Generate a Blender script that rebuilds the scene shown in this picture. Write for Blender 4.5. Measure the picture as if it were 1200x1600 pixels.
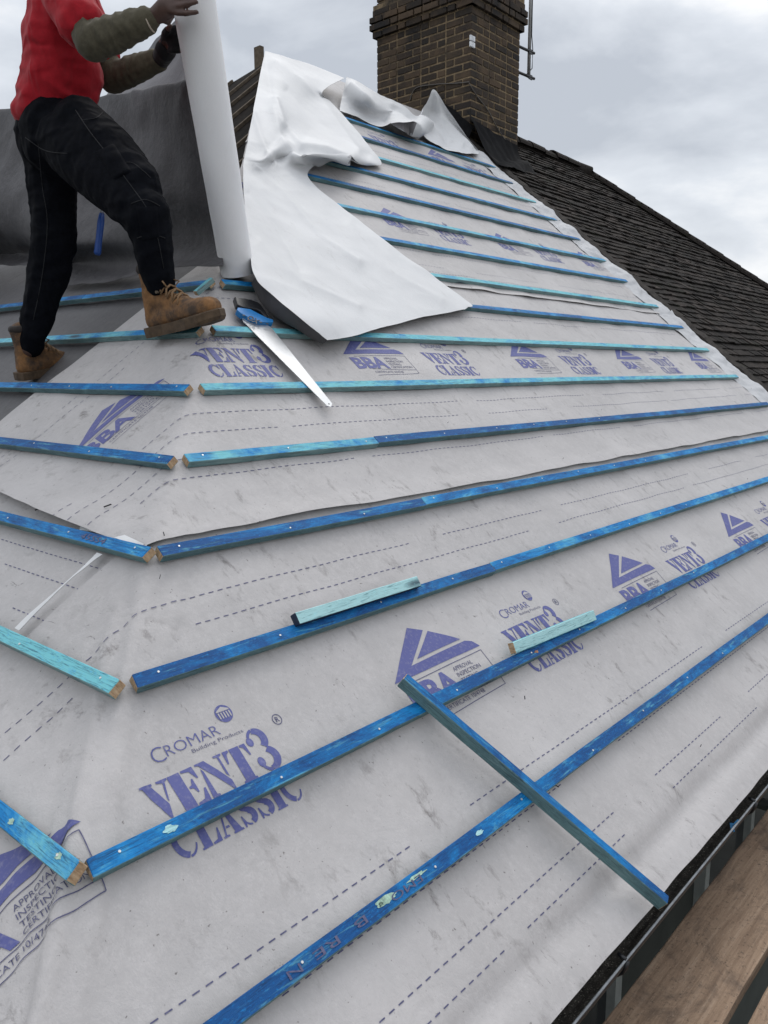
import bpy, bmesh, math, random
from mathutils import Vector, Matrix, noise as mnoise
import numpy as np

R_ = random.Random(7)
SC = bpy.context.scene
COL = SC.collection
for o in list(bpy.data.objects):
    bpy.data.objects.remove(o)

# ------------------------------------------------------------------ camera
F_PX, YAW, PITCH, ROLL = 1264.79, 0.7214569, 0.1707179, -0.0029706
CAM = Vector((-0.1092870, -0.7830749, 1.3232960))
_F = Vector((math.cos(YAW) * math.cos(PITCH), math.sin(YAW) * math.cos(PITCH), -math.sin(PITCH)))
_R0 = Vector((math.sin(YAW), -math.cos(YAW), 0)); _U0 = _R0.cross(_F)
_R = _R0 * math.cos(ROLL) + _U0 * math.sin(ROLL)
_U = _U0 * math.cos(ROLL) - _R0 * math.sin(ROLL)
cd = bpy.data.cameras.new('camera'); cam = bpy.data.objects.new('camera', cd); COL.objects.link(cam)
cd.sensor_fit = 'VERTICAL'; cd.sensor_height = 32.0; cd.lens = 32.0 * F_PX / 1600.0
cd.clip_start = 0.02; cd.clip_end = 3000
mw = Matrix((_R, _U, -_F)).transposed().to_4x4(); mw.translation = CAM
cam.matrix_world = mw
SC.camera = cam

# ------------------------------------------------------------------ world, sun, exposure
SUN_EL, SUN_AZ = math.radians(55), math.radians(58)
w = bpy.data.worlds.new('World'); SC.world = w; w.use_nodes = True
wn = w.node_tree; wn.nodes.clear()
def wnode(t, **k):
    n = wn.nodes.new(t)
    for a, b in k.items(): setattr(n, a, b)
    return n
sky = wnode('ShaderNodeTexSky', sky_type='NISHITA'); sky.sun_disc = False
sky.sun_elevation = SUN_EL; sky.sun_rotation = SUN_AZ
sky.air_density = 1.5; sky.dust_density = 4.0
bg1 = wnode('ShaderNodeBackground'); bg1.inputs[1].default_value = 0.05
bg2 = wnode('ShaderNodeBackground'); bg2.inputs[1].default_value = 1.0
wmix = wnode('ShaderNodeMixShader'); wmix.inputs[0].default_value = 0.9
wout = wnode('ShaderNodeOutputWorld')
tc = wnode('ShaderNodeTexCoord')
mp = wnode('ShaderNodeMapping'); mp.inputs['Scale'].default_value = (1, 1, 2.2)
n1 = wnode('ShaderNodeTexNoise'); n1.inputs['Scale'].default_value = 2.7; n1.inputs['Detail'].default_value = 7; n1.inputs['Roughness'].default_value = 0.52
n1.inputs['Distortion'].default_value = 0.25
cr = wnode('ShaderNodeValToRGB')
e = cr.color_ramp.elements
e[0].position = 0.36; e[0].color = (0.45, 0.49, 0.555, 1)
e[1].position = 0.61; e[1].color = (1.0, 1.0, 1.0, 1)
m_ = cr.color_ramp.elements.new(0.49); m_.color = (0.66, 0.70, 0.76, 1)
# brighter overhead, as under real cloud
sep = wnode('ShaderNodeSeparateXYZ')
zr = wnode('ShaderNodeMapRange'); zr.inputs['From Min'].default_value = 0.42; zr.inputs['From Max'].default_value = 1.0
zr.inputs['To Min'].default_value = 1.0; zr.inputs['To Max'].default_value = 1.45
mul = wnode('ShaderNodeVectorMath', operation='SCALE')
L = wn.links.new
L(tc.outputs['Generated'], mp.inputs[0]); L(mp.outputs[0], n1.inputs['Vector']); L(n1.outputs['Fac'], cr.inputs[0])
L(tc.outputs['Generated'], sep.inputs[0]); L(sep.outputs['Z'], zr.inputs['Value'])
L(cr.outputs[0], mul.inputs[0]); L(zr.outputs[0], mul.inputs['Scale']); L(mul.outputs[0], bg2.inputs[0])
L(sky.outputs[0], bg1.inputs[0]); L(bg1.outputs[0], wmix.inputs[1]); L(bg2.outputs[0], wmix.inputs[2]); L(wmix.outputs[0], wout.inputs[0])
sl = bpy.data.lights.new('sun', 'SUN'); sl.energy = 0.95; sl.angle = math.radians(32); sl.color = (1.0, 0.97, 0.93)
so = bpy.data.objects.new('sun', sl); COL.objects.link(so)
sd = Vector((math.cos(SUN_EL) * math.sin(SUN_AZ), math.cos(SUN_EL) * math.cos(SUN_AZ), math.sin(SUN_EL)))
so.rotation_euler = sd.to_track_quat('Z', 'Y').to_euler()
SC.view_settings.view_transform = 'Standard'; SC.view_settings.look = 'None'
SC.view_settings.exposure = 0.28; SC.view_settings.gamma = 1.0
SC.cycles.max_bounces = 6

# ------------------------------------------------------------------ helpers
PR = math.radians(39.2)
CP, SP, TP = math.cos(PR), math.sin(PR), math.tan(PR)
AX = 4.95                       # plan distance from the eaves to the ridge
VERGE = 7.22                    # where the party line with next door runs
N_M = Vector((0, -SP, CP)); N_H = Vector((-SP, 0, CP))

def ray(u, v): return _F + _R * ((u - 600) / F_PX) - _U * ((v - 800) / F_PX)
def at(u, v, d): return CAM + ray(u, v) * d
def onplane(u, v, n, d):
    D = ray(u, v); return CAM + D * ((d - n.dot(CAM)) / n.dot(D))
def pm(u, v, h=0.0): return onplane(u, v, N_M, h)        # a point on the main slope, lifted h
def ph(u, v, h=0.0): return onplane(u, v, N_H, h)        # a point on the hip end
def Mp(x, s, h=0.0): return Vector((x, s * CP - h * SP, s * SP + h * CP))
def Hp(y, s, h=0.0): return Vector((s * CP - h * SP, y, s * SP + h * CP))

def fbm(v, oct=3):
    return mnoise.fractal(v, 1.0, 2.0, oct, noise_basis='PERLIN_ORIGINAL')

def tag(o, label=None, cat=None, group=None, kind=None):
    if label: o['label'] = label
    if cat: o['category'] = cat
    if group: o['group'] = group
    if kind: o['kind'] = kind
    return o
def empty(name, loc=(0, 0, 0)):
    o = bpy.data.objects.new(name, None); o.empty_display_size = 0.1
    o.location = loc; COL.objects.link(o); return o
def link(name, me, mats=(), parent=None, smooth=False):
    o = bpy.data.objects.new(name, me); COL.objects.link(o)
    for m in mats: me.materials.append(m)
    if smooth:
        for p in me.polygons: p.use_smooth = True
    if parent is not None:
        o.parent = parent
        o.matrix_parent_inverse = Matrix.Translation(-Vector(parent.location)) if parent.type == 'EMPTY' else Matrix.Identity(4)
    return o
def mesh(name, verts, faces, mats=(), parent=None, smooth=False, midx=None):
    me = bpy.data.meshes.new(name); me.from_pydata([tuple(v) for v in verts], [], faces)
    o = link(name, me, mats, parent, smooth)
    if midx is not None: me.polygons.foreach_set('material_index', midx)
    me.update(); return o
class MB:
    def __init__(s): s.v = []; s.f = []; s.m = []
    def add(s, verts, faces, mi=0):
        b = len(s.v); s.v += [Vector(x) for x in verts]
        s.f += [tuple(b + i for i in f) for f in faces]; s.m += [mi] * len(faces)
    def box(s, c, ax, ay, az, mi=0):
        c, ax, ay, az = map(Vector, (c, ax, ay, az))
        V = [c + ax * i + ay * j + az * k for i in (-.5, .5) for j in (-.5, .5) for k in (-.5, .5)]
        s.add(V, [(0, 1, 3, 2), (4, 6, 7, 5), (0, 4, 5, 1), (2, 3, 7, 6), (0, 2, 6, 4), (1, 5, 7, 3)], mi)
    def tube(s, pts, rad, n=10, cap=True, mi=0):
        pts = [Vector(p) for p in pts]; rad = rad if isinstance(rad, (list, tuple)) else [rad] * len(pts)
        ref = Vector((0, 0, 1)); V = []; Fc = []
        for i, p in enumerate(pts):
            t = (pts[min(i + 1, len(pts) - 1)] - pts[max(i - 1, 0)]).normalized()
            r = ref if abs(t.dot(ref)) < .95 else Vector((1, 0, 0))
            a = t.cross(r).normalized(); b = t.cross(a)
            for k in range(n):
                th = 2 * math.pi * k / n
                V.append(p + (a * math.cos(th) + b * math.sin(th)) * rad[i])
        for i in range(len(pts) - 1):
            for k in range(n):
                Fc.append((i * n + k, i * n + (k + 1) % n, (i + 1) * n + (k + 1) % n, (i + 1) * n + k))
        if cap: Fc += [tuple(range(n - 1, -1, -1)), tuple((len(pts) - 1) * n + k for k in range(n))]
        s.add(V, Fc, mi)
    def prism(s, poly, ex, mi=0):
        n = len(poly); poly = [Vector(p) for p in poly]; ex = Vector(ex)
        s.add(poly + [p + ex for p in poly], [tuple(range(n - 1, -1, -1)), tuple(range(n, 2 * n))] + [(i, (i + 1) % n, n + (i + 1) % n, n + i) for i in range(n)], mi)
    def build(s, name, mats, parent=None, smooth=False, bevel=0.0):
        if not isinstance(mats, (list, tuple)): mats = [mats]
        o = mesh(name, s.v, s.f, mats, parent, smooth, s.m)
        bm = bmesh.new(); bm.from_mesh(o.data); bmesh.ops.recalc_face_normals(bm, faces=bm.faces); bm.to_mesh(o.data); bm.free()
        if smooth:
            for p in o.data.polygons: p.use_smooth = True
        if bevel:
            md = o.modifiers.new('bevel', 'BEVEL'); md.width = bevel; md.segments = 2; md.limit_method = 'ANGLE'
        return o

def cat_rom(P, n):
    """resample a list of vectors to n points"""
    P = [np.array(p, float) for p in P]; k = len(P); out = []
    for i in range(n):
        t = i * (k - 1) / (n - 1); j = min(int(t), k - 2); f = t - j
        p0, p1, p2, p3 = P[max(j - 1, 0)], P[j], P[j + 1], P[min(j + 2, k - 1)]
        out.append(.5 * ((2 * p1) + (-p0 + p2) * f + (2 * p0 - 5 * p1 + 4 * p2 - p3) * f * f + (-p0 + 3 * p1 - 3 * p2 + p3) * f ** 3))
    return out
def px(p):
    d_ = Vector(p) - CAM; z_ = d_.dot(_F); return 600 + F_PX * d_.dot(_R) / z_, 800 - F_PX * d_.dot(_U) / z_
def fold_lines(lines):
    def f(p):
        u, v = px(p); h = 0.0
        for pts, amp, wd in lines:
            best = 1e9
            for (a0, b0), (a1, b1) in zip(pts[:-1], pts[1:]):
                dx, dy = a1 - a0, b1 - b0; t = max(0, min(1, ((u - a0) * dx + (v - b0) * dy) / (dx * dx + dy * dy)))
                best = min(best, math.hypot(u - a0 - dx * t, v - b0 - dy * t))
            h += amp * math.exp(-(math.hypot(best, 2.2) - 2.2) / wd)
        return h
    return f
def grid_sheet(name, rows, nr, nc, mats, parent=None, thick=0.0015, amp=0.004, nsc=5.0, crease=0.0, seed=0, flip=False, extra=None):
    """a two-sided sheet through rows of control points: mats[0] its upper face, mats[1] its underside"""
    rr = [cat_rom(r, nc) for r in rows]
    cols = [cat_rom([rr[i][j] for i in range(len(rr))], nr) for j in range(nc)]
    P = np.array([[cols[j][i] for j in range(nc)] for i in range(nr)])
    du = np.gradient(P, axis=1); dv = np.gradient(P, axis=0)
    N = np.cross(du, dv); N /= np.linalg.norm(N, axis=2, keepdims=True) + 1e-9
    if flip: N = -N
    for i in range(nr):
        for j in range(nc):
            v = Vector(P[i, j]) * nsc + Vector((seed * 7.1, seed * 3.3, 0))
            d = fbm(v) * amp
            if crease: d += crease * (.35 - abs(mnoise.noise(v * .45 + Vector((9, 4, 1)))) * 1.6) + crease * .45 * (.3 - abs(mnoise.noise(v * 1.3 + Vector((2, 7, 5)))) * 1.5)
            if extra: d += extra(P[i, j])
            P[i, j] = P[i, j] + N[i, j] * d
    top = [Vector(P[i, j]) for i in range(nr) for j in range(nc)]
    bot = [Vector(P[i, j] - N[i, j] * thick) for i in range(nr) for j in range(nc)]
    n0 = nr * nc; fc = []; mi = []
    q = lambda i, j: i * nc + j
    for i in range(nr - 1):
        for j in range(nc - 1):
            a = (q(i, j), q(i, j + 1), q(i + 1, j + 1), q(i + 1, j))
            b = tuple(n0 + k for k in reversed(a))
            if flip: a, b = tuple(reversed(a)), tuple(reversed(b))
            fc += [a, b]; mi += [0, 1]
    o_ = mesh(name, top + bot, fc, mats, parent, True, mi); o_.shadow_terminator_geometry_offset = .12; o_.shadow_terminator_shading_offset = .1; return o_

# ------------------------------------------------------------------ materials
class NT:
    def __init__(s, name):
        s.m = bpy.data.materials.new(name); s.m.use_nodes = True; s.t = s.m.node_tree
        s.b = s.t.nodes['Principled BSDF']; s.b.inputs['Roughness'].default_value = .7
        s.tc = s.t.nodes.new('ShaderNodeTexCoord')
    def n(s, t, **k):
        x = s.t.nodes.new(t)
        for a, b in k.items(): setattr(x, a, b)
        return x
    def l(s, a, b): s.t.links.new(a, b)
    def noise(s, scale, detail=4, rough=.55, stretch=(1, 1, 1), dist=0, src=None, rot=(0, 0, 0)):
        mp = s.n('ShaderNodeMapping'); mp.inputs['Scale'].default_value = stretch; mp.inputs['Rotation'].default_value = rot
        s.l(src or s.tc.outputs['Object'], mp.inputs[0])
        x = s.n('ShaderNodeTexNoise'); x.inputs['Scale'].default_value = scale; x.inputs['Detail'].default_value = detail
        x.inputs['Roughness'].default_value = rough; x.inputs['Distortion'].default_value = dist
        s.l(mp.outputs[0], x.inputs['Vector']); return x.outputs['Fac']
    def ramp(s, fac, stops):
        r = s.n('ShaderNodeValToRGB'); e = r.color_ramp.elements
        while len(e) < len(stops): e.new(.5)
        for k, (p, c) in enumerate(stops):
            e[k].position = p; e[k].color = (c, c, c, 1) if isinstance(c, (int, float)) else (*c, 1)
        s.l(fac, r.inputs[0]); return r.outputs[0]
    def mix(s, a, b, fac, mode='MIX'):
        x = s.n('ShaderNodeMix', data_type='RGBA', blend_type=mode)
        for sock, val in ((x.inputs[0], fac), (x.inputs[6], a), (x.inputs[7], b)):
            if hasattr(val, 'is_linked'): s.l(val, sock)
            elif isinstance(val, (int, float)): sock.default_value = val
            else: sock.default_value = (*val, 1)
        return x.outputs[2]
    def color(s, c): s.l(c, s.b.inputs['Base Color'])
    def bump(s, h, strength, dist=.005):
        x = s.n('ShaderNodeBump'); x.inputs['Strength'].default_value = strength; x.inputs['Distance'].default_value = dist
        if s.b.inputs['Normal'].is_linked: s.l(s.b.inputs['Normal'].links[0].from_socket, x.inputs['Normal'])
        s.l(h, x.inputs['Height']); s.l(x.outputs[0], s.b.inputs['Normal'])
    def set(s, **k):
        for a, b in k.items(): s.b.inputs[a.replace('_', ' ')].default_value = b
        return s

def mat_membrane(name, base, dirt, fib=.07, scuff=.45, mott=.84, bmp=.5):
    k = NT(name)
    fine = k.noise(340, 3, .7, (1, .5, .5)); mid = k.noise(55, 5, .62, (1, .8, .8)); mid2 = k.noise(17, 5, .6); big = k.noise(1.7, 5, .6)
    lo = tuple(c * (1 - fib * 1.8) for c in base); hi = tuple(min(1, c * (1 + fib)) for c in base)
    c = k.mix(lo, hi, fine)
    c = k.mix(c, tuple(x * mott for x in base), k.ramp(mid, [(.40, 0), (.68, .8)]))
    c = k.mix(c, tuple(x * (mott * .8 + .2) for x in base), k.ramp(mid2, [(.42, 0), (.64, .8)]))
    c = k.mix(c, tuple(min(.9, x * 1.10) for x in base), k.ramp(big, [(.42, 0), (.66, .6)]))
    sc = k.noise(21, 7, .72, (1.0, .55, .55), .25, rot=(.0, .2, .5)); patch = k.noise(2.6, 4, .6)
    m1 = k.n('ShaderNodeMath', operation='MULTIPLY'); k.l(k.ramp(sc, [(.555, 0), (.69, scuff)]), m1.inputs[0]); k.l(k.ramp(patch, [(.44, .1), (.62, 1)]), m1.inputs[1])
    c = k.mix(c, dirt, m1.outputs[0])
    sm = k.noise(75, 6, .75, (1, .25, .35), .5, rot=(.3, .1, 1.0)); m2 = k.n('ShaderNodeMath', operation='MULTIPLY'); k.l(k.ramp(sm, [(.62, 0), (.69, .9)]), m2.inputs[0]); k.l(k.ramp(k.noise(4.2, 4, .6), [(.54, 0), (.62, scuff)]), m2.inputs[1])
    c = k.mix(c, tuple(x * .55 for x in dirt), m2.outputs[0])
    sp = k.noise(95, 2, .5); c = k.mix(c, dirt, k.ramp(sp, [(.71, 0), (.77, scuff)]))
    k.color(c); k.set(Roughness=.60, Specular_IOR_Level=.3)
    k.bump(k.noise(13, 6, .62, (1, .8, .8), .3), bmp, .010); k.bump(fine, .4, .0015)
    return k.m
M_GREY = mat_membrane('membrane_grey', (.475, .457, .456), (.135, .122, .118), .15, .78, .82); M_GREY.node_tree.nodes['Principled BSDF'].inputs['Sheen Weight'].default_value = .18; M_GREY.node_tree.nodes['Principled BSDF'].inputs['Sheen Roughness'].default_value = .4
M_WHITE = mat_membrane('membrane_white', (.70, .705, .715), (.42, .40, .38), .02, .30, .96, .16)
M_EDGE = mat_membrane('membrane_white_edge', (.58, .585, .60), (.30, .29, .27), .03, .6, .88, .5)
M_UNDER = mat_membrane('membrane_underside', (.20, .19, .195), (.10, .095, .09))
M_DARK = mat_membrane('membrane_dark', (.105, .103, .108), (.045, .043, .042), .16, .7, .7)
M_CURTAIN = mat_membrane('membrane_curtain', (.105, .102, .108), (.035, .033, .034), .2, .95, .55, .9)  # same dark grey as the laid sheet, more strongly mottled
M_FLAP = mat_membrane('membrane_flap', (.16, .157, .168), (.14, .13, .13))  # same sheet as the curtain, sky light on it painted as paler grey
def mat_print():
    k = NT('print_ink'); k.color(k.ramp(k.noise(90, 4, .6), [(.28, (.16, .165, .31)), (.5, (.078, .088, .265)), (.8, (.095, .105, .29))])); k.set(Roughness=.6); return k.m
M_INK = mat_print()
def mat_line():
    k = NT('print_line'); k.color(k.ramp(k.noise(120, 3), [(.3, (.12, .12, .21)), (.7, (.055, .058, .135))])); return k.m
M_LINE = mat_line()

def mat_wood(name, deep, mid, pale):
    """stained timber, grain along local X; object colour red = how washed-out the stain is"""
    k = NT(name)
    oi = k.n('ShaderNodeObjectInfo'); sep = k.n('ShaderNodeSeparateColor'); k.l(oi.outputs['Color'], sep.inputs[0])
    add = k.n('ShaderNodeVectorMath', operation='ADD'); k.l(k.tc.outputs['Object'], add.inputs[0])
    rm = k.n('ShaderNodeMath', operation='MULTIPLY'); rm.inputs[1].default_value = 37.0; k.l(oi.outputs['Random'], rm.inputs[0])
    k.l(rm.outputs[0], add.inputs[1]); src = add.outputs[0]
    grain = k.noise(190, 6, .72, (.06, 1, 1), 1.2, src); blot = k.noise(7.5, 5, .68, (.6, 1, 1), .8, src)
    tone = k.n('ShaderNodeMath', operation='ADD'); k.l(blot, tone.inputs[0])
    t2 = k.n('ShaderNodeMath', operation='MULTIPLY_ADD'); k.l(sep.outputs[0], t2.inputs[0]); t2.inputs[1].default_value = .62; t2.inputs[2].default_value = -.27
    k.l(t2.outputs[0], tone.inputs[1])
    c = k.ramp(tone.outputs[0], [(.32, deep), (.52, mid), (.73, pale)])
    c = k.mix(c, tuple(x * .35 for x in deep), k.ramp(grain, [(.50, 0), (.66, .8)]))
    c = k.mix(c, pale, k.ramp(k.noise(70, 6, .7, (.12, 1, 1), .6, src), [(.56, 0), (.74, .7)]))
    knot = k.n('ShaderNodeTexVoronoi'); mp = k.n('ShaderNodeMapping'); mp.inputs['Scale'].default_value = (1.6, 7, 7); k.l(src, mp.inputs[0]); k.l(mp.outputs[0], knot.inputs['Vector']); knot.inputs['Scale'].default_value = 1.0
    c = k.mix(c, (.01, .02, .05), k.ramp(knot.outputs['Distance'], [(.05, .8), (.11, 0)]))
    c = k.mix(c, tuple(x * 1.5 for x in mid), k.ramp(k.noise(160, 4, .7, (.5, 1, 1), .4, src), [(.55, 0), (.75, .5)]))
    k.color(c); k.set(Roughness=.62, Specular_IOR_Level=.3); k.bump(grain, .6, .002); return k.m
M_BLUE = mat_wood('blue_stain', (.001, .072, .245), (.002, .205, .52), (.17, .52, .58))
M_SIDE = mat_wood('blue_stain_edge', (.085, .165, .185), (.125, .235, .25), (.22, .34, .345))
def mat_end():
    k = NT('sawn_end'); g = k.noise(140, 4, .6, (1, 1, .3)); k.color(k.ramp(g, [(.3, (.20, .115, .06)), (.5, (.40, .27, .16)), (.7, (.52, .38, .24))])); k.bump(g, .5, .002); return k.m
M_END = mat_end()
def simple(name, c, rough=.6, metal=0, var=.18, scale=14, bump=0, spec=.5, bscale=40):
    k = NT(name); f = k.noise(scale, 5, .6)
    k.color(k.ramp(f, [(.3, tuple(x * (1 - var) for x in c)), (.7, tuple(min(1, x * (1 + var)) for x in c))]))
    k.set(Roughness=rough, Metallic=metal, Specular_IOR_Level=spec)
    if bump: k.bump(k.noise(bscale, 5, .6), bump, .004)
    return k.m
M_NAIL = simple('galvanised', (.70, .70, .68), .35, .6)
M_STEEL = simple('brushed_steel', (.58, .59, .60), .42, .7, .05, 45)
M_VOID_DARK = simple('void_dark_timber', (.013, .011, .010), .95, 0, .5, 18, .4, .05)  # near-black timber: the dark void between bared rafters is painted into its colour
M_LATH = simple('old_lath', (.13, .105, .08), .9, 0, .35, 25, .3, .1)
M_BLACKP = simple('black_plastic', (.012, .013, .016), .42, 0, .3, 30)
M_GUT = simple('gutter_plastic', (.014, .015, .018), .4, 0, .5, 22)
M_RIM = simple('gutter_rim', (.26, .28, .30), .32, 0, .35, 30)
def mat_speckle(name, base, pale, dark):
    k = NT(name); a = k.noise(210, 3, .7); b = k.noise(40, 5, .7)
    c = k.ramp(b, [(.3, dark), (.65, base)]); c = k.mix(c, pale, k.ramp(a, [(.58, 0), (.68, .9)])); k.color(c); k.set(Roughness=.9); k.bump(a, .8, .004); return k.m
M_DEBRIS = mat_speckle('gutter_debris', (.075, .066, .055), (.42, .40, .33), (.018, .016, .014))
def mat_board():
    k = NT('scaffold_board'); g = k.noise(55, 8, .76, (.06, 1, 1), .35); b = k.noise(4.5, 7, .74, (.7, 1, 1), .8); s = k.noise(130, 3, .7, (.4, 1, 1))
    c = k.ramp(g, [(.30, (.17, .108, .070)), (.52, (.285, .195, .130)), (.70, (.38, .275, .195))])
    c = k.mix(c, (.055, .040, .034), k.ramp(b, [(.47, 0), (.66, .75)])); c = k.mix(c, (.34, .26, .19), k.ramp(s, [(.62, 0), (.74, .6)]))
    c = k.mix(c, (.05, .037, .03), k.ramp(k.noise(90, 5, .75), [(.56, 0), (.68, .8)]))
    k.color(c); k.set(Roughness=.85); k.bump(g, .5, .003); k.bump(s, .4, .003); return k.m
M_BOARD = mat_board()
def mat_brick():
    k = NT('sooty_brick'); gi = k.n('ShaderNodeNewGeometry'); r = gi.outputs['Random Per Island']
    c = k.ramp(r, [(0, (.024, .017, .012)), (.35, (.055, .038, .024)), (.7, (.095, .062, .036)), (1, (.040, .027, .019))])
    soot = k.noise(2.6, 5, .65); c = k.mix(c, (.008, .008, .009), k.ramp(soot, [(.45, 0), (.66, .9)]))
    c = k.mix(c, (.14, .10, .065), k.ramp(k.noise(45, 5, .7), [(.58, 0), (.75, .5)]))
    k.color(c); k.set(Roughness=.9); k.bump(k.noise(60, 5, .7), .7, .006); return k.m
M_BRICK = mat_brick()
def mat_mortar():
    k = NT('old_mortar'); c = k.ramp(k.noise(30, 5, .7), [(.3, (.11, .080, .046)), (.7, (.30, .22, .13))])
    c = k.mix(c, (.012, .011, .011), k.ramp(k.noise(3.0, 6, .7), [(.47, 0), (.66, .95)])); k.color(c); k.set(Roughness=.95); return k.m
M_MORTAR = mat_mortar()
def mat_tile():
    k = NT('weathered_tile'); gi = k.n('ShaderNodeNewGeometry'); r = gi.outputs['Random Per Island']
    c = k.ramp(r, [(0, (.011, .0095, .009)), (.5, (.022, .0185, .017)), (1, (.042, .034, .030))])
    c = k.mix(c, (.060, .055, .047), k.ramp(k.noise(28, 6, .72), [(.52, 0), (.74, .7)]))
    c = k.mix(c, (.10, .095, .08), k.ramp(k.noise(95, 3, .6), [(.66, 0), (.74, .55)]))
    c = k.mix(c, (.02, .024, .012), k.ramp(k.noise(6, 5, .6), [(.55, 0), (.75, .6)]))
    k.color(c); k.set(Roughness=.92, Specular_IOR_Level=.15); k.bump(k.noise(80, 5, .7), .8, .005); return k.m
M_TILE = mat_tile()
M_LEAD = simple('black_lead', (.006, .006, .007), .95, 0, .5, 14, .9, .15, 12)
M_WALL = simple('painted_render', (.055, .062, .056), .8, 0, .2, 6, .2)
M_GLASS = simple('dark_glass', (.012, .014, .018), .08, 0, .2)
M_FRAME = simple('window_frame', (.42, .45, .44), .45)
M_SOFFIT = simple('dark_fascia', (.016, .017, .018), .5)
M_GRASS = simple('yard_paving', (.060, .062, .055), .95, 0, .4, 3)

def text_tris(body, bold=0.0):
    cu = bpy.data.curves.new('t', 'FONT'); cu.body = body; cu.offset = bold; cu.resolution_u = 3
    o = bpy.data.objects.new('t', cu); COL.objects.link(o)
    me = bpy.data.meshes.new_from_object(o.evaluated_get(bpy.context.evaluated_depsgraph_get()))
    vs = [(v.co.x, v.co.y) for v in me.vertices]; fs = [tuple(p.vertices) for p in me.polygons]
    bpy.data.objects.remove(o); bpy.data.curves.remove(cu); bpy.data.meshes.remove(me)
    if not vs: return [], []
    x0 = min(v[0] for v in vs); x1 = max(v[0] for v in vs); y0 = min(v[1] for v in vs); y1 = max(v[1] for v in vs)
    return [((x - x0) / (x1 - x0), (y - y0) / (y1 - y0)) for x, y in vs], fs
_tc = {}
def text_box(body, x0, y0, x1, y1, bold=0.0):
    if (body, bold) not in _tc: _tc[(body, bold)] = text_tris(body, bold)
    vs, fs = _tc[(body, bold)]
    return [(x0 + a * (x1 - x0), y0 + b * (y1 - y0)) for a, b in vs], fs

# ------------------------------------------------------------------ folding the roof covering over the hip
_ax = Vector((1, 1 / CP)).normalized()                  # the hip drawn on the unfolded main slope
_em = Vector((_ax.y, -_ax.x))                           # across it, towards the main slope
A3 = Vector((1, 1, TP)).normalized()
EM3 = Mp(_em.x, _em.y); EH3 = Vector((EM3.y, EM3.x, EM3.z))
def fold(u, v, h=0.0, soft=0.022):
    a = u * _ax.x + v * _ax.y; q = u * _em.x + v * _em.y
    r = math.sqrt(q * q + soft * soft); wm, wh = (q + r) / 2, (r - q) / 2
    n = (N_M * (wm + 1e-6) + N_H * (wh + 1e-6)).normalized()
    return A3 * a + EM3 * wm + EH3 * wh + n * h, q, a
def ripple(u, v, q, a, base):
    p = Vector((u * 2.2, v * 3.0, base * 900))
    h = base + .0050 * mnoise.noise(p) + .0026 * mnoise.noise(p * 3.1) - .003
    r_ = Vector((u * .9 + v * 1.5, (v - u * .22) * 5.5, base * 300 + 4)); h += .0035 * (.3 - abs(mnoise.noise(r_)))
    if v < .25: h -= .016 * math.exp(-((v - .035 - .02 * mnoise.noise(Vector((u * 1.3, 2, 0)))) / .032) ** 2) * (1 + .5 * mnoise.noise(Vector((u * 2.7, 8, 0))))
    k = math.exp(-(q / .16) ** 2)                        # gathers running down the hip
    g = math.exp(-((q - .0) / .030) ** 2)
    low = max(0.0, min(1.0, (2.2 - a) / 1.2))
    h += low * k * .020 * (mnoise.noise(Vector((q * 26 + a * 1.4, a * 1.1, base * 50))) )
    h += low * g * .012 + .0018 * math.cos(u * 14.6 + .6 * math.sin(v * 5)) * min(1, abs(q) * 4)
    return h

GL = {}
def sector(cx, cy, r0, r1, a0, a1, n=10, sx=1.0, k=None):
    """a crescent between two arcs; k shifts the inner arc sideways so the stroke swells"""
    k = k or (0, 0); P = []
    for i in range(n + 1):
        t = math.radians(a0 + (a1 - a0) * i / n); P.append((cx + sx * r1 * math.cos(t), cy + r1 * math.sin(t)))
    for i in range(n, -1, -1):
        t = math.radians(a0 + (a1 - a0) * i / n); P.append((cx + k[0] + sx * r0 * math.cos(t), cy + k[1] + r0 * math.sin(t)))
    return P
GL['V'] = [[(0, 1), (.42, 1), (.42, .95), (.37, .93), (.62, .36), (.52, .02), (.46, .02), (.07, .93), (0, .95)], [(.56, 1), (.92, 1), (.92, .95), (.82, .92), (.66, .42), (.63, .50), (.74, .90), (.56, .95)]]
GL['E'] = [[(0, 0), (.40, 0), (.40, 1), (0, 1), (0, .95), (.07, .93), (.07, .07), (0, .05)], [(.45, 1), (.84, 1), (.86, .66), (.81, .66), (.68, .90), (.45, .94)],
           [(.45, .53), (.55, .55), (.62, .70), (.67, .70), (.67, .32), (.62, .32), (.55, .46), (.45, .48)], [(.45, 0), (.86, 0), (.90, .36), (.84, .36), (.70, .10), (.45, .06)]]
GL['N'] = [[(0, 0), (.26, 0), (.26, .05), (.17, .07), (.17, .74), (.11, .84), (.11, .07), (0, .05)], [(0, 1), (.34, 1), (.84, .24), (.84, 0), (.77, 0), (.10, .93), (0, .95)],
           [(.66, 1), (.94, 1), (.94, .95), (.84, .93), (.84, .34), (.77, .44), (.77, .93), (.66, .95)]]
GL['T'] = [[(.20, 0), (.72, 0), (.72, .05), (.65, .07), (.65, 1), (.28, 1), (.28, .07), (.20, .05)], [(.24, 1), (.02, 1), (0, .64), (.05, .64), (.14, .90), (.24, .94)], [(.69, 1), (.91, 1), (.93, .64), (.88, .64), (.78, .90), (.69, .94)]]
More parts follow.
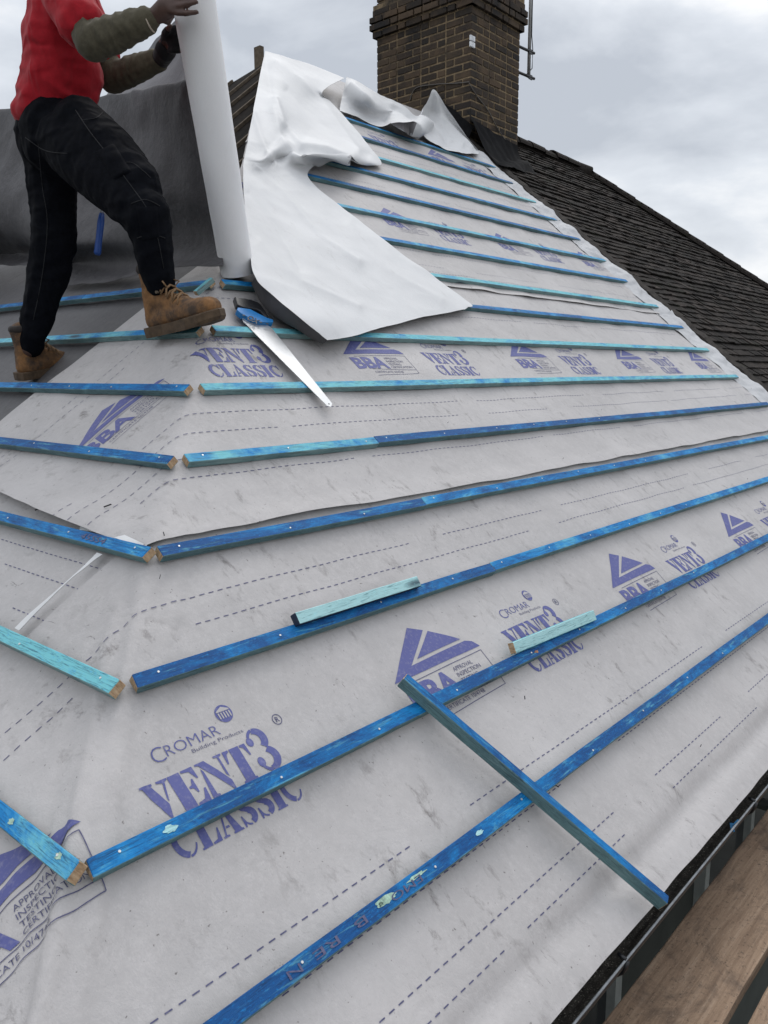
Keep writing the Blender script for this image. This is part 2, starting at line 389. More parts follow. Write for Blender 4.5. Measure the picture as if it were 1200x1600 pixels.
GL['3'] = [sector(.46, .74, .15, .27, -62, 88, 10, 1.45, (-.10, 0)), sector(.46, .74, .20, .27, 97, 165, 6, 1.3), sector(.16, .74, 0, .105, 0, 359, 12, 1.2),
           sector(.46, .28, .17, .285, -88, 62, 10, 1.6, (-.10, 0)), sector(.46, .28, .21, .285, 195, 263, 6, 1.4), sector(.15, .26, 0, .115, 0, 359, 12, 1.2)]
GL['C'] = [sector(.50, .50, .36, .51, 102, 258, 14, .98, (.10, 0)), sector(.50, .50, .44, .51, 30, 94, 6, .9), sector(.50, .50, .44, .51, 266, 335, 6, .9), [(.86, 1), (.92, 1), (.92, .62), (.86, .62), (.78, .82)]]
GL['L'] = [[(0, 0), (.44, 0), (.44, .95), (.52, .97), (.52, 1), (0, 1), (0, .95), (.08, .93), (.08, .07), (0, .05)], [(.49, 0), (.88, 0), (.92, .40), (.86, .40), (.72, .10), (.49, .06)]]
GL['A'] = [[(.40, 1), (.52, 1), (.90, .07), (.98, .05), (.98, 0), (.50, 0), (.50, .05), (.56, .07)], [(.36, .86), (.40, .74), (.17, .07), (.28, .05), (.28, 0), (0, 0), (0, .05), (.09, .07)], [(.26, .24), (.46, .24), (.44, .31), (.29, .31)]]
GL['S'] = [sector(.42, .73, .11, .28, 100, 262, 10, 1.25, (.05, .02)), sector(.46, .28, .10, .28, -80, 84, 10, 1.3, (-.05, -.02)), [(.30, .66), (.78, .42), (.74, .24), (.20, .52)], sector(.44, .73, .22, .28, 40, 94, 5, 1.2), sector(.42, .28, .22, .28, 216, 268, 5, 1.2),
           [(.74, 1), (.80, 1), (.80, .66), (.74, .66), (.66, .84)], [(.06, 0), (.12, 0), (.20, .16), (.12, .36), (.06, .36)]]
GL['I'] = [[(0, 0), (.52, 0), (.52, .05), (.45, .07), (.45, .93), (.52, .95), (.52, 1), (0, 1), (0, .95), (.07, .93), (.07, .07), (0, .05)]]
GW = {'V': .92, 'E': .92, 'N': .96, 'T': .95, '3': .92, 'C': .98, 'L': .94, 'A': 1.0, 'S': .86, 'I': .58}
def stencil(word, x0, y0, x1, y1, tall=None):
    tot = sum(GW[c] for c in word) + .02 * len(word); k = (x1 - x0) / tot; x = x0; out = []
    for c in word:
        yy1 = y1 + (y1 - y0) * .30 if (tall and c in tall) else y1
        for poly in GL[c]: out.append([(x + px * k, y0 + py * (yy1 - y0)) for px, py in poly])
        x += (GW[c] + .02) * k
    return out

def print_block(kind, ox, oy):
    """flat polygons (2D verts, faces, slot) for one printed motif on the unfolded sheet"""
    out = []
    P = lambda pts: out.append(([(ox + a, oy + b) for a, b in pts], [tuple(range(len(pts)))], 1))
    T = lambda body, x0, y0, x1, y1, s=1, bold=0.0: (lambda r: out.append((r[0], r[1], s)))(text_box(body, ox + x0, oy + y0, ox + x1, oy + y1, bold))
    Ln = lambda a, b, wd=.0022: out.append((lambda d: ([(ox + a[0] + d[0], oy + a[1] + d[1]), (ox + a[0] - d[0], oy + a[1] - d[1]), (ox + b[0] - d[0], oy + b[1] - d[1]), (ox + b[0] + d[0], oy + b[1] + d[1])], [(0, 1, 2, 3)], 2))((lambda v: (-v.y * wd / 2, v.x * wd / 2))(Vector((b[0] - a[0], b[1] - a[1])).normalized())))
    if kind == 'bba':      # origin at x of the triangle's left corner
        P([(0, .760), (.185, .905), (.238, .880), (.100, .790), (.368, .798), (.395, .788), (.412, .764)])
        P([(.253, .872), (.355, .808), (.137, .802)])
        Ln((.055, .745), (.402, .751)); Ln((.402, .751), (.392, .622)); Ln((.392, .622), (.10, .612)); Ln((.10, .655), (.395, .647))
        T('BBA', .016, .658, .226, .738, 1, .035)
        for i, t in enumerate(('APPROVAL', 'INSPECTION', 'TESTING', 'CERTIFICATION')):
            T(t, .236, .722 - i * .0205, .236 + (.095, .115, .085, .145)[i], .736 - i * .0205, 2, -.004)
        T('CERTIFICATE 10/4748', .100, .627, .290, .641, 2, -.004)
    else:                  # origin at x of the big V
        for poly in stencil('VENT3', 0, .690, .345, .776, '3'): P(poly)
        for poly in stencil('CLASSIC', .006, .604, .345, .676): P(poly)
        T('C', .060, .812, .092, .847, 1, -.014); T('ROMAR', .096, .818, .235, .844, 1, -.012)
        T('Building Products', .150, .799, .290, .811, 2, -.008)
        P([(.270 + .023 * math.cos(t * .2618), .862 + .023 * math.sin(t * .2618)) for t in range(24)])
        out.append(([(ox + .252, oy + .871), (ox + .270, oy + .880), (ox + .288, oy + .871), (ox + .288, oy + .868), (ox + .252, oy + .868)], [(0, 1, 2, 3, 4)], 3))
        for i in range(5):
            x = .2535 + i * .0075
            out.append(([(ox + x, oy + .850), (ox + x + .0035, oy + .850), (ox + x + .0035, oy + .866), (ox + x, oy + .866)], [(0, 1, 2, 3)], 3))
        ring = [(.392 + .0125 * math.cos(t * .3491), .800 + .0135 * math.sin(t * .3491)) for t in range(18)]
        for i in range(18): Ln(ring[i], ring[(i + 1) % 18], .0022)
        T('R', .387, .793, .398, .807, 2, .01)
    return out
def dashes(u0, u1, v, rnd):
    out = []; u = u0; on = True; nxt = u0 + rnd.uniform(.5, 1.6)
    while u < u1:
        if u > nxt: on = not on; nxt = u + (rnd.uniform(.5, 1.7) if on else rnd.uniform(.05, .35))
        if on: out.append(([(u, v - .0014), (u + .016, v - .0014), (u + .016, v + .0014), (u, v + .0014)], [(0, 1, 2, 3)], 2))
        u += .029
    return out

def build_strip(v0, v1, u0, u1, base, prints, label, keep, lift=None, res=.025, name='breather_membrane', seed=1, cuts=()):
    """one strip of roofing membrane laid along the main slope and folded over the hip"""
    def hh(u, v, q, a):
        h = ripple(u, v, q, a, base)
        if lift: h += lift(u, v, q, a)
        return h
    nu = int((u1 - u0) / res) + 1; nv = max(4, int((v1 - v0) / res) + 1)
    V = []; Fc = []; mi = []; ok = []
    for i in range(nu + 1):
        u = u0 + (u1 - u0) * i / nu
        for j in range(nv + 1):
            wob = .006 * mnoise.noise(Vector((u * 1.7, seed * 3.0, .3))) + .003 * mnoise.noise(Vector((u * 7, seed * 3.0, 5.3)))
            v = v0 + (v1 - v0) * j / nv + (wob if j in (0, nv) else 0)
            q0 = fold(u, v)[1:]; p, q, a = fold(u, v, hh(u, v, *q0)); V.append(p); ok.append(keep(p, q, u, v))
    for i in range(nu):
        for j in range(nv):
            f = (i * (nv + 1) + j, (i + 1) * (nv + 1) + j, (i + 1) * (nv + 1) + j + 1, i * (nv + 1) + j + 1)
            if all(ok[k] for k in f): Fc.append(f); mi.append(0)
    # the printing is part of this sheet's own mesh
    bm = bmesh.new()
    ml = bm.faces.layers.int.new('mi')
    for vs, fs, slot in prints:
        bv = [bm.verts.new((x, y, 0)) for x, y in vs]
        for f in fs:
            try: nf = bm.faces.new([bv[k] for k in f]); nf[ml] = slot
            except ValueError: pass
    bmesh.ops.triangulate(bm, faces=bm.faces[:])
    for _ in range(5):
        es = [e_ for e_ in bm.edges if e_.calc_length() > (.014 if abs(((e_.verts[0].co + e_.verts[1].co) / 2).xy.dot(_em)) < .22 else .035)]
        if not es: break
        bmesh.ops.subdivide_edges(bm, edges=es, cuts=1); bmesh.ops.triangulate(bm, faces=bm.faces[:])
    bm.normal_update()
    b0 = len(V); good = []
    for v in bm.verts:
        v.index = len(good); q0 = fold(v.co.x, v.co.y)[1:]
        p, q, a = fold(v.co.x, v.co.y, hh(v.co.x, v.co.y, *q0) + .0011 + .0014 * math.exp(-(q0[0] / .10) ** 2)); V.append(p)
        good.append(keep(p, q, v.co.x, v.co.y) and v0 + .004 < v.co.y < v1 - .004)
    for f in bm.faces:
        ids = [v.index for v in f.verts]
        if all(good[k] for k in ids):
            s = f[ml]
            if f.normal.z < 0: ids.reverse()
            if s == 3:
                for k in ids: pass
            Fc.append(tuple(b0 + k for k in ids)); mi.append(s)
    # reversed-out details sit a hair above the ink
    up = set()
    for f, s in zip(Fc, mi):
        if s == 3: up.update(f)
    for k in up: V[k] = V[k] + (N_M + N_H).normalized() * .0008 if False else V[k] + N_M * .0009
    bm.free()
    o = mesh(name, V, Fc, [M_GREY, M_INK, M_LINE, M_GREY], None, True, mi)
    if cuts:
        bm = bmesh.new(); bm.from_mesh(o.data)
        for co, no in cuts: bmesh.ops.bisect_plane(bm, geom=bm.verts[:] + bm.edges[:] + bm.faces[:], plane_co=co, plane_no=no, clear_outer=True)
        bm.to_mesh(o.data); bm.free()
    return tag(o, label, 'roofing membrane', 'strips of printed grey membrane')

# ------------------------------------------------------------------ the ground and the two houses
g = MB(); g.add([(-900, -900, -5.6), (900, -900, -5.6), (900, 900, -5.6), (-900, 900, -5.6)], [(0, 1, 2, 3)])
tag(g.build('ground', M_GRASS), kind='structure')

house = tag(empty('house', (3.6, 4.95, -5.6)), 'house being re-roofed, its hipped roof stripped under grey membrane', 'house')
wl = MB(); wl.box((3.93, 4.95, -3.0), (6.6, 0, 0), (0, 9.3, 0), (0, 0, 5.2)); wl.build('wall', M_WALL, house)
dk = MB(); d = -.03
def deckz(x, y): return min(x, y, 2 * AX - y) * TP + d
dv = [(-.02, -.02, d - .016), (VERGE, -.02, d - .016), (VERGE, AX, AX * TP + d), (AX, AX, AX * TP + d), (-.02, 2 * AX + .02, d - .016), (VERGE, 2 * AX + .02, d - .016)]
dk.add(dv, [(0, 1, 2, 3), (0, 3, 4), (3, 2, 5, 4), (0, 4, 5, 1), (1, 5, 2)])
dk.build('roof_deck', M_VOID_DARK, house)
for i in range(9):                                             # jack rafters bared on the hip end
    y = 3.2 + i * .33; x0, x1 = 2.62, min(y, 2 * AX - y) - .03
    if x1 <= x0: continue
    r = MB(); L_ = (x1 - x0) / CP; c = Hp(y, (x0 + x1) / 2 / CP, -.012)
    r.box(c, Hp(0, L_), (0, .020, 0), N_H * .022); r.build('rafter', M_LATH, house)
rb = MB(); rb.box(at(405, 96, 7.95), (.05, 0, 0), (0, .09, 0), (0, 0, .26)); rb.build('ridge_board', M_LATH, house)
fs = MB(); fs.box((3.6, .052, -.15), (7.3, 0, 0), (0, .022, 0), (0, 0, .19)); fs.build('fascia', M_SOFFIT, house)
sf = MB(); sf.box((3.6, .16, -.245), (7.3, 0, 0), (0, .30, 0), (0, 0, .012)); sf.build('soffit', M_SOFFIT, house)
# rainwater gutter: half-round channel, rim, debris lying in it, clips
gut = MB(); n = 12; ro = .056; gy, gz = -.006, -.094
prof = [(gy + ro * math.cos(math.pi + math.pi * k / n), gz + ro * math.sin(math.pi + math.pi * k / n)) for k in range(n + 1)]
prof += [(gy + (ro - .003) * math.cos(-math.pi * k / n), gz + (ro - .003) * math.sin(-math.pi * k / n)) for k in range(n + 1)]
m = len(prof); gut.add([(x, y, z) for x in (-.3, 7.3) for y, z in prof], [(i, (i + 1) % m, m + (i + 1) % m, m + i) for i in range(m)])
gu = gut.build('gutter', M_GUT, house, True)
rm = MB(); rm.tube([(-.3, gy - ro + .002, gz + .001), (7.3, gy - ro + .002, gz + .001)], .0032, 8); rm.build('gutter_rim', M_RIM, gu, True)
db = MB(); V = []; nx = 260
for i in range(nx + 1):
    x = -.3 + 7.6 * i / nx
    for j in range(6):
        y = gy - .050 + .090 * j / 5
        z = gz - .050 + .014 + .030 * abs(j / 5 - .45) ** 1.3 * 2 + .012 * mnoise.noise(Vector((x * 9, y * 60, 0))) + .006 * mnoise.noise(Vector((x * 31, y * 99, 3)))
        V.append((x, y, z))
db.add(V, [(i * 6 + j, (i + 1) * 6 + j, (i + 1) * 6 + j + 1, i * 6 + j + 1) for i in range(nx) for j in range(5)])
db.build('gutter_debris', M_DEBRIS, gu)
for i in range(7):
    cl = MB(); x = .62 + i * .98
    cl.tube([(x, gy + (ro + .003) * math.cos(math.pi + math.pi * k / 10), gz + (ro + .003) * math.sin(math.pi + math.pi * k / 10)) for k in range(11)], .006, 6)
    cl.tube([(x, gy - ro, gz + .004), (x, gy - ro + .022, gz + .010)], .005, 6)
    cl.build('gutter_bracket', M_BLACKP, gu, True)
# windows seen down through the gap between gutter and scaffold
for x in (1.7, 3.75, 5.6):
    wf = MB()
    for (cx, cz, sx, sz) in ((x, -.62, 1.25, .05), (x, -1.62, 1.25, .05), (x - .6, -1.12, .05, .95), (x, -1.12, .05, .95), (x + .6, -1.12, .05, .95)):
        wf.box((cx, .285, cz), (sx, 0, 0), (0, .06, 0), (0, 0, sz))
    wo = wf.build('window', M_FRAME, house)
    pn = MB(); pn.box((x, .292, -1.12), (1.16, 0, 0), (0, .01, 0), (0, 0, .95)); pn.build('pane', M_GLASS, wo)

nb = tag(empty('neighbouring_house', (11.3, 4.95, -5.6)), 'neighbouring house on the right under dark weathered roof tiles', 'house')
NX1 = 10.45; NE = NX1 + AX
wl = MB(); wl.box(((VERGE + NE) / 2 + .15, 4.95, -3.0), (NE - VERGE - .7, 0, 0), (0, 9.3, 0), (0, 0, 5.2)); wl.build('wall', M_WALL, nb)
t = MB()
t.add([(VERGE + .01, -.02, 0), (NE, -.02, 0), (NX1, AX, AX * TP + .02), (VERGE + .01, AX, AX * TP + .02), (VERGE + .01, 2 * AX, 0), (NE, 2 * AX, 0)], [(0, 1, 2, 3), (3, 2, 5, 4), (1, 5, 2), (0, 4, 5, 1), (0, 3, 4)])
t.build('roof_base', M_VOID_DARK, nb)
def tile_slope(nm, P, run_lo, run_hi, smax):
    tl = MB(); gauge = .092; tw = .152; nrow = int(smax / gauge)
    for r in range(nrow + 1):
        s0 = r * gauge - .03; x = run_lo(max(s0, 0)) - (tw / 2 if r % 2 else 0); hi = run_hi(max(s0, 0))
        rowh = R_.gauss(0, .003)
        while x < hi:
            xa = max(x, run_lo(max(s0, 0))); xb = min(x + tw - .0025, hi)
            if xb - xa > .02:
                j = R_.gauss(0, .003); k = R_.gauss(0, .0028); z = .050 + rowh + R_.gauss(0, .002)
                s1 = s0 + .20
                tl.add([P(xa, s0 + j, z + k), P(xb, s0 + j, z - k), P(xb, s1, z - .030), P(xa, s1, z - .030), P(xa, s0 + j, z + k - .014), P(xb, s0 + j, z - k - .014)],
                       [(0, 1, 2, 3), (4, 5, 1, 0), (4, 0, 3), (5, 2, 1)])
            x += tw
    return tl.build(nm, M_TILE, nb)
tile_slope('roof_tiles', Mp, lambda s: VERGE + .02, lambda s: NE - s * CP, AX / CP)
def P2(y, s, h): return Vector((NE - s * CP + h * SP, y, s * SP + h * CP))
tile_slope('hip_end_tiles', P2, lambda s: s * CP, lambda s: 2 * AX - s * CP, AX / CP)
def round_tiles(a, b, nm, r, step=.30):
    a, b = Vector(a), Vector(b); Lg = (b - a).length; d = (b - a).normalized(); side = d.cross(Vector((0, 0, 1))).normalized(); up = side.cross(d)
    for i in range(int(Lg / step)):
        p0 = a + d * (i * step); p1 = a + d * ((i + 1) * step + .035); q = MB(); V = []; jz = R_.gauss(0, .008)
        for p, rr in ((p0, r + .012), (p1, r)):
            for rad in (rr, rr - .016):
                for k in range(9):
                    th = math.pi * k / 8; V.append(p + up * jz + side * (rad * math.cos(th)) + up * (rad * math.sin(th) * .85))
        f = [(k, k + 1, 19 + k, 18 + k) for k in range(8)] + [(9 + k, 27 + k, 28 + k, 10 + k) for k in range(8)] + [(k, 9 + k, 10 + k, k + 1) for k in range(8)] + [(18 + k, 19 + k, 28 + k, 27 + k) for k in range(8)]
        q.add(V, f); q.build(nm, M_TILE, nb)
_bd = MB(); _bd.tube([(8.2, AX, AX * TP + .03), (NX1, AX, AX * TP + .03), (NE, 0, .03)], .075, 10); _bd.build('ridge_bedding', M_TILE, nb, True)
round_tiles((8.2, AX, AX * TP + .02), (NX1, AX, AX * TP + .02), 'ridge_tile', .105)
_hub = MB(); _hub.tube([(NX1 - .18, AX, AX * TP - .02), (NX1 - .05, AX, AX * TP + .015), (NX1 + .12, AX - .12, AX * TP - .03)], [.085, .095, .085], 12); _hub.build('hip_junction', M_TILE, nb, True)
round_tiles((NE, 0, .02), (NX1, AX, AX * TP + .02), 'hip_tile', .10)
vg = MB(); V = []; ns = 130                                     # broken mortar bedding where next door's tiles stop
for i in range(ns + 1):
    s = i * 6.35 / ns; a = .016 * mnoise.noise(Vector((s * 7, 1, 0))); b = .014 * mnoise.noise(Vector((s * 9, 5, 2)))
    V += [Mp(VERGE - .035 + a, s, -.01), Mp(VERGE - .025 + a, s, .045 + b), Mp(VERGE + .035, s, .066 + b), Mp(VERGE + .06, s, .03)]
vg.add(V, [(i * 4 + j, (i + 1) * 4 + j, (i + 1) * 4 + j + 1, i * 4 + j + 1) for i in range(ns) for j in range(3)])
vg.build('verge_mortar', simple('verge_mortar', (.035, .030, .026), .95, 0, .6, 25, .8), nb)

# ------------------------------------------------------------------ chimney on the ridge
CX0, CX1, CY0, CY1 = 7.28, 8.20, 4.50, 5.80
ch = tag(empty('chimney', (7.74, 5.15, 3.2)), 'soot-blackened brick chimney stack on the ridge between the two roofs', 'chimney')
def brick_ring(mb, x0, x1, y0, y1, z, off, hgt=.059):
    for (ax, lo, hi, fix, nrm) in (('x', x0, x1, y0, -1), ('x', x0, x1, y1, 1), ('y', y0, y1, x0, -1), ('y', y0, y1, x1, 1)):
        lens = [.096, .208] if off else [.208, .096]; p = lo - (0 if ax == 'x' else 0); k = 0
        while p < hi - .02:
            l = min(lens[k % 2] if off is not None else .215, hi - p); k += 1
            e_ = abs(R_.gauss(0, .0025)); dep = .10
            c = p + l / 2
            if ax == 'x': mb.box((c, fix - nrm * (dep / 2) + nrm * e_, z), (l, 0, 0), (0, dep, 0), (0, 0, hgt))
            else: mb.box((fix - nrm * (dep / 2) + nrm * e_, c, z), (0, l, 0), (dep, 0, 0), (0, 0, hgt))
            p += l + .017
bk = MB(); z = 3.3; r = 0; TOPZ = 5.02
while z < TOPZ: brick_ring(bk, CX0, CX1, CY0, CY1, z + .0325, r % 2); z += .075; r += 1
bo = bk.build('brickwork', M_BRICK, ch, False, .004)
cp = MB()
for k, o_ in enumerate((.035, .06, .06, .035)): brick_ring(cp, CX0 - o_, CX1 + o_, CY0 - o_, CY1 + o_, z + .0325 + k * .075, k % 2)
for k in range(5): brick_ring(cp, CX0 + .0, CX1, CY0, CY1, z + .0325 + (4 + k) * .075, k % 2)
cp.build('oversailing_cap', M_BRICK, ch, False, .004)
mo = MB(); mo.box(((CX0 + CX1) / 2, (CY0 + CY1) / 2, (3.25 + TOPZ) / 2), (CX1 - CX0 - .007, 0, 0), (0, CY1 - CY0 - .007, 0), (0, 0, TOPZ - 3.25 + .06))
mo.box(((CX0 + CX1) / 2, (CY0 + CY1) / 2, TOPZ + .20), (CX1 - CX0 + .06, 0, 0), (0, CY1 - CY0 + .06, 0), (0, 0, .28)); mo.box(((CX0 + CX1) / 2, (CY0 + CY1) / 2, TOPZ + .5), (CX1 - CX0 - .02, 0, 0), (0, CY1 - CY0 - .02, 0), (0, 0, .40))
mo.build('mortar', M_MORTAR, ch)
for k in range(2):
    pt = MB(); y = 4.85 + k * .62; pt.tube([(7.74, y, 5.7), (7.74, y, 5.8), (7.74, y, 6.0), (7.74, y, 6.03)], [.13, .12, .10, .115], 20); pt.build('chimney_pot', simple('terracotta', (.22, .09, .05), .8), ch, True)
ld = MB(); V = []; nn = 40                                       # lead apron dressed from the brick over the tiles
for i in range(nn + 1):
    x = CX0 - .10 + (CX1 - CX0 + .06) * i / nn; wv = .02 * mnoise.noise(Vector((x * 6, 0, 0)))
    for j in range(9):
        f = j / 8; y = CY0 - .02 - f * (.50 - .22 * i / nn) + .030 * mnoise.noise(Vector((x * 8, f * 4, 2)))
        zr_ = y * TP + .085 + .030 * math.sin(f * 9 + x * 5) + wv + .035 * mnoise.noise(Vector((x * 5, f * 5, 7)))
        zz = max(zr_, (CY0 * TP + .27 - .10 * i / nn + wv * 2) - f * .72) if f < .5 else zr_
        if i < 5: zz += .05 * (5 - i) / 5 * (1 - f)
        V.append((x, y, zz))
ld.add(V, [(i * 9 + j, (i + 1) * 9 + j, (i + 1) * 9 + j + 1, i * 9 + j + 1) for i in range(nn) for j in range(8)])
ld.build('lead_flashing', M_LEAD, ch, True)
l2 = MB(); V = []
for i in range(21):
    y = CY0 - .05 + (CY1 - CY0) * .5 * i / 20
    for j in range(5):
        f = j / 4; V.append((CX0 - .012 - f * .12, y, max(min(y, 2 * AX - y) * TP + .04, min(y, 2 * AX - y) * TP + .22 - f * .20 + .02 * mnoise.noise(Vector((y * 8, f, 1))))))
l2.add(V, [(i * 5 + j, (i + 1) * 5 + j, (i + 1) * 5 + j + 1, i * 5 + j + 1) for i in range(20) for j in range(4)])
l2.build('side_flashing', M_LEAD, ch, True)
pl = MB(); pc = onplane(738, 65, Vector((0, 1, 0)), CY0 - .012)
for a in (-1, 1):
    for b in (-1, 1): pl.box(pc + Vector((.022 * a, 0, .030 * b)), (.036, 0, 0), (0, .02, 0), (0, 0, .05))
pl.build('white_clip', simple('white_plastic', (.75, .77, .80), .4), ch, False, .004)
cb = MB()
ptsc = [onplane(u, v, Vector((0, 1, 0)), CY0 - .012) for u, v in ((733, 130), (745, 150), (762, 172), (780, 205), (800, 232), (806, 240))]
cb.tube([Vector(p) for p in cat_rom(ptsc, 30)], .006, 6)
ptsl = [onplane(u, v, Vector((1, 0, 0)), CX0 - .012) for u, v in ((640, 158), (650, 138), (680, 132), (715, 130), (733, 128))]
cb.tube([Vector(p) for p in cat_rom(ptsl, 30)], .006, 6)
cb.build('aerial_cable', simple('cable_grey', (.10, .09, .08), .6), ch, True)

ae = tag(empty('aerial_mast', (8.5, 4.65, 4.2)), 'steel television aerial mast bracketed to the side of the chimney', 'aerial')
apx = lambda u, v: onplane(u, v, Vector((0, 1, 0)), 4.65)
a0, a1 = apx(826, 121), apx(826, 0); a1 = a0 + (a1 - a0).normalized() * 2.3; a1.x = a0.x
q = MB(); q.tube([a0, a1], .020, 12); q.build('mast', M_STEEL, ae, True)
for v in (82, 122):
    b = apx(826, v); q = MB(); q.tube([(CX1 - .02, b.y, b.z - .05), (CX1 + .05, b.y, b.z - .05), (CX1 + .09, b.y - .01, b.z - .005), (b.x + .09, b.y - .02, b.z + .01)], .016, 8)
    q.box((b.x, b.y - .024, b.z + .004), (.07, 0, 0), (0, .012, 0), (0, 0, .05)); q.build('bracket', M_BLACKP, ae)
q = MB(); q.tube([a0 + Vector((0, -.022, 1.9)), a0 + Vector((.005, -.024, .45)), a0 + Vector((.035, -.025, .30)), a0 + Vector((.03, -.025, .10)), a0 + Vector((-.12, -.03, -.02))], .006, 6)
q.build('cable', M_BLACKP, ae, True)
q = MB()
for k in range(9): q.tube([a1 + Vector((-.5 + k * .14, -.22, -.05)), a1 + Vector((-.5 + k * .14, .22, -.05))], .006, 6)
q.tube([a1 + Vector((-.55, 0, -.05)), a1 + Vector((.68, 0, -.05))], .011, 8); q.build('antenna', M_STEEL, ae, True)

# ------------------------------------------------------------------ membrane strips
rnd = random.Random(3)
def prints(k):
    off_u = (0, .976, -.225, .385)[k]; off_v = (0, 1.46, 2.88, 4.34)[k]; out = []
    for i in range(-3, 7):
        out += print_block('bba', 1.495 + off_u + 1.33 * i - (0 if k else 0), off_v)
        out += print_block('vent', .705 + off_u + 1.33 * i, off_v)
    for v in ((.098, .158, .30, .39, 1.115, 1.195) if k == 0 else (1.60, 1.68, 1.79, 1.88, 2.575, 2.655) if k == 1 else (3.03, 3.10, 3.26, 3.34, 4.05, 4.12) if k == 2 else (4.52, 4.60, 4.72, 4.79)):
        out += dashes(-2.2, 6.9, v, rnd)
    return out
UH = lambda v: v * CP
def keep1(p, q, u, v): return True
def keep2(p, q, u, v): return True
def lift2(u, v, q, a):
    if q > -.02:
        return .004 + .010 * math.exp(-((v - 1.385) / .05) ** 2) * (1.0 + mnoise.noise(Vector((u * 2.1, 0, 0))))
    z = fold(u, v)[0].z
    return .004 + .026 * math.exp(-((z - .878) / .06) ** 2) * max(0, min(1, -q / .2))
def lift_edge(v0):
    return lambda u, v, q, a: .003 + .009 * math.exp(-((v - v0) / .04) ** 2) * (1.0 + mnoise.noise(Vector((u * 2.3, v0, 0))))
build_strip(-.068, 1.48, -1.75, 6.94, .000, prints(0), 'lowest strip of printed grey membrane, running up from the gutter', keep1, None, .017, seed=1, cuts=[(Vector((0, 0, -.052)), Vector((0, 0, -1)))])
build_strip(1.385, 3.02, -.15, 6.96, .003, prints(1), 'second strip of printed grey membrane, lapped under the saw and boots', keep2, lift2, .022, seed=2, cuts=[(Vector((0, 1.1, .866)), Vector((0, .062, -1)))])
build_strip(2.875, 4.47, 1.2, 7.0, .006, prints(2), 'third strip of printed grey membrane, mostly under the big white sheet', keep1, lift_edge(2.875), .03, seed=3, cuts=[(A3 * 3 + EH3 * .03, EH3)])
build_strip(4.33, 6.36, 3.2, 7.05, .009, prints(3), 'topmost strip of printed grey membrane, just below the ridge and chimney', keep1, lift_edge(4.33), .035, seed=4, cuts=[(A3 * 3 + EH3 * .03, EH3)])
# the hip end's own sheets, lying under the folded strips
def hip_sheet(name, s0, s1, y1, base, mats, label, lines, group=None):
    V = []; Fc = []; nr = int((s1 - s0) / .04); nc = int((y1 - 0) / .05); ok = []
    for i in range(nr + 1):
        for j in range(nc + 1):
            s = s0 + (s1 - s0) * i / nr; ya = s * CP + .012; y = ya + (y1 - ya) * j / nc
            p = Vector((s * 3, y * 2.2, base * 700)); h = base + .004 * mnoise.noise(p) + .002 * mnoise.noise(p * 3)
            V.append(Hp(y, s, h)); ok.append(y < 2 * AX - s * CP)
    for i in range(nr):
        for j in range(nc):
            f = (i * (nc + 1) + j, i * (nc + 1) + j + 1, (i + 1) * (nc + 1) + j + 1, (i + 1) * (nc + 1) + j)
            if all(ok[k] for k in f): Fc.append(f)
    mi = [0] * len(Fc); rn = random.Random(5)
    for s in lines:
        for vs, fs, sl in dashes(s * CP + .1, y1, s, rn):
            b0 = len(V)
            for (y, ss) in vs:
                p = Vector((ss * 3, y * 2.2, base * 700)); V.append(Hp(y, ss, base + .004 * mnoise.noise(p) + .002 * mnoise.noise(p * 3) + .0012))
            Fc.append((b0, b0 + 1, b0 + 2, b0 + 3)); mi.append(1)
    o = mesh(name, V, Fc, mats, None, True, mi)
    bm = bmesh.new(); bm.from_mesh(o.data); bmesh.ops.recalc_face_normals(bm, faces=bm.faces); bm.to_mesh(o.data); bm.free()
    return tag(o, label, 'roofing membrane', group)
hip_sheet('breather_membrane', -.068, 1.56, 5.5, -.014, [M_GREY, M_LINE], 'grey membrane with dashed lines on the hip end, under the lowest folded strip', (.42, .50, 1.085, 1.20, 1.275))
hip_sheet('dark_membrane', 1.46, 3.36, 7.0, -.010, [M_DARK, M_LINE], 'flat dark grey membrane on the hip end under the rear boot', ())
# pale torn edge of the folded strip and the loose corner beneath the lap
es = []
for (u, v, wd) in ((158, 866, 8), (146, 875, 5), (130, 889, 3), (112, 904, 1.5), (92, 922, 2), (70, 943, 4), (48, 964, 6), (28, 985, 7)):
    c = ph(u, v, .012); es.append([c + Vector((0, -.001 * wd, .001)), c + Vector((0, .0028 * wd, .002))])
o = grid_sheet('membrane_edge', es, 40, 4, [M_WHITE, M_UNDER], None, .001, .001, 9, 0, 2, False)
tag(o, 'thin white torn edge strip of membrane crossing the hip end between two battens', 'membrane offcut')
cr_ = [[ph(128, 812, .012), ph(160, 820, .014), ph(200, 838, .016), ph(225, 850, .012)], [ph(124, 828, .008), ph(150, 832, .012), ph(190, 844, .02), ph(222, 856, .010)]]
o = grid_sheet('membrane_corner', cr_, 10, 24, [M_WHITE, M_UNDER], None, .001, .001, 9, 0, 2, True)
tag(o, 'loose white membrane corner poking out under the lap near the hip', 'membrane offcut')
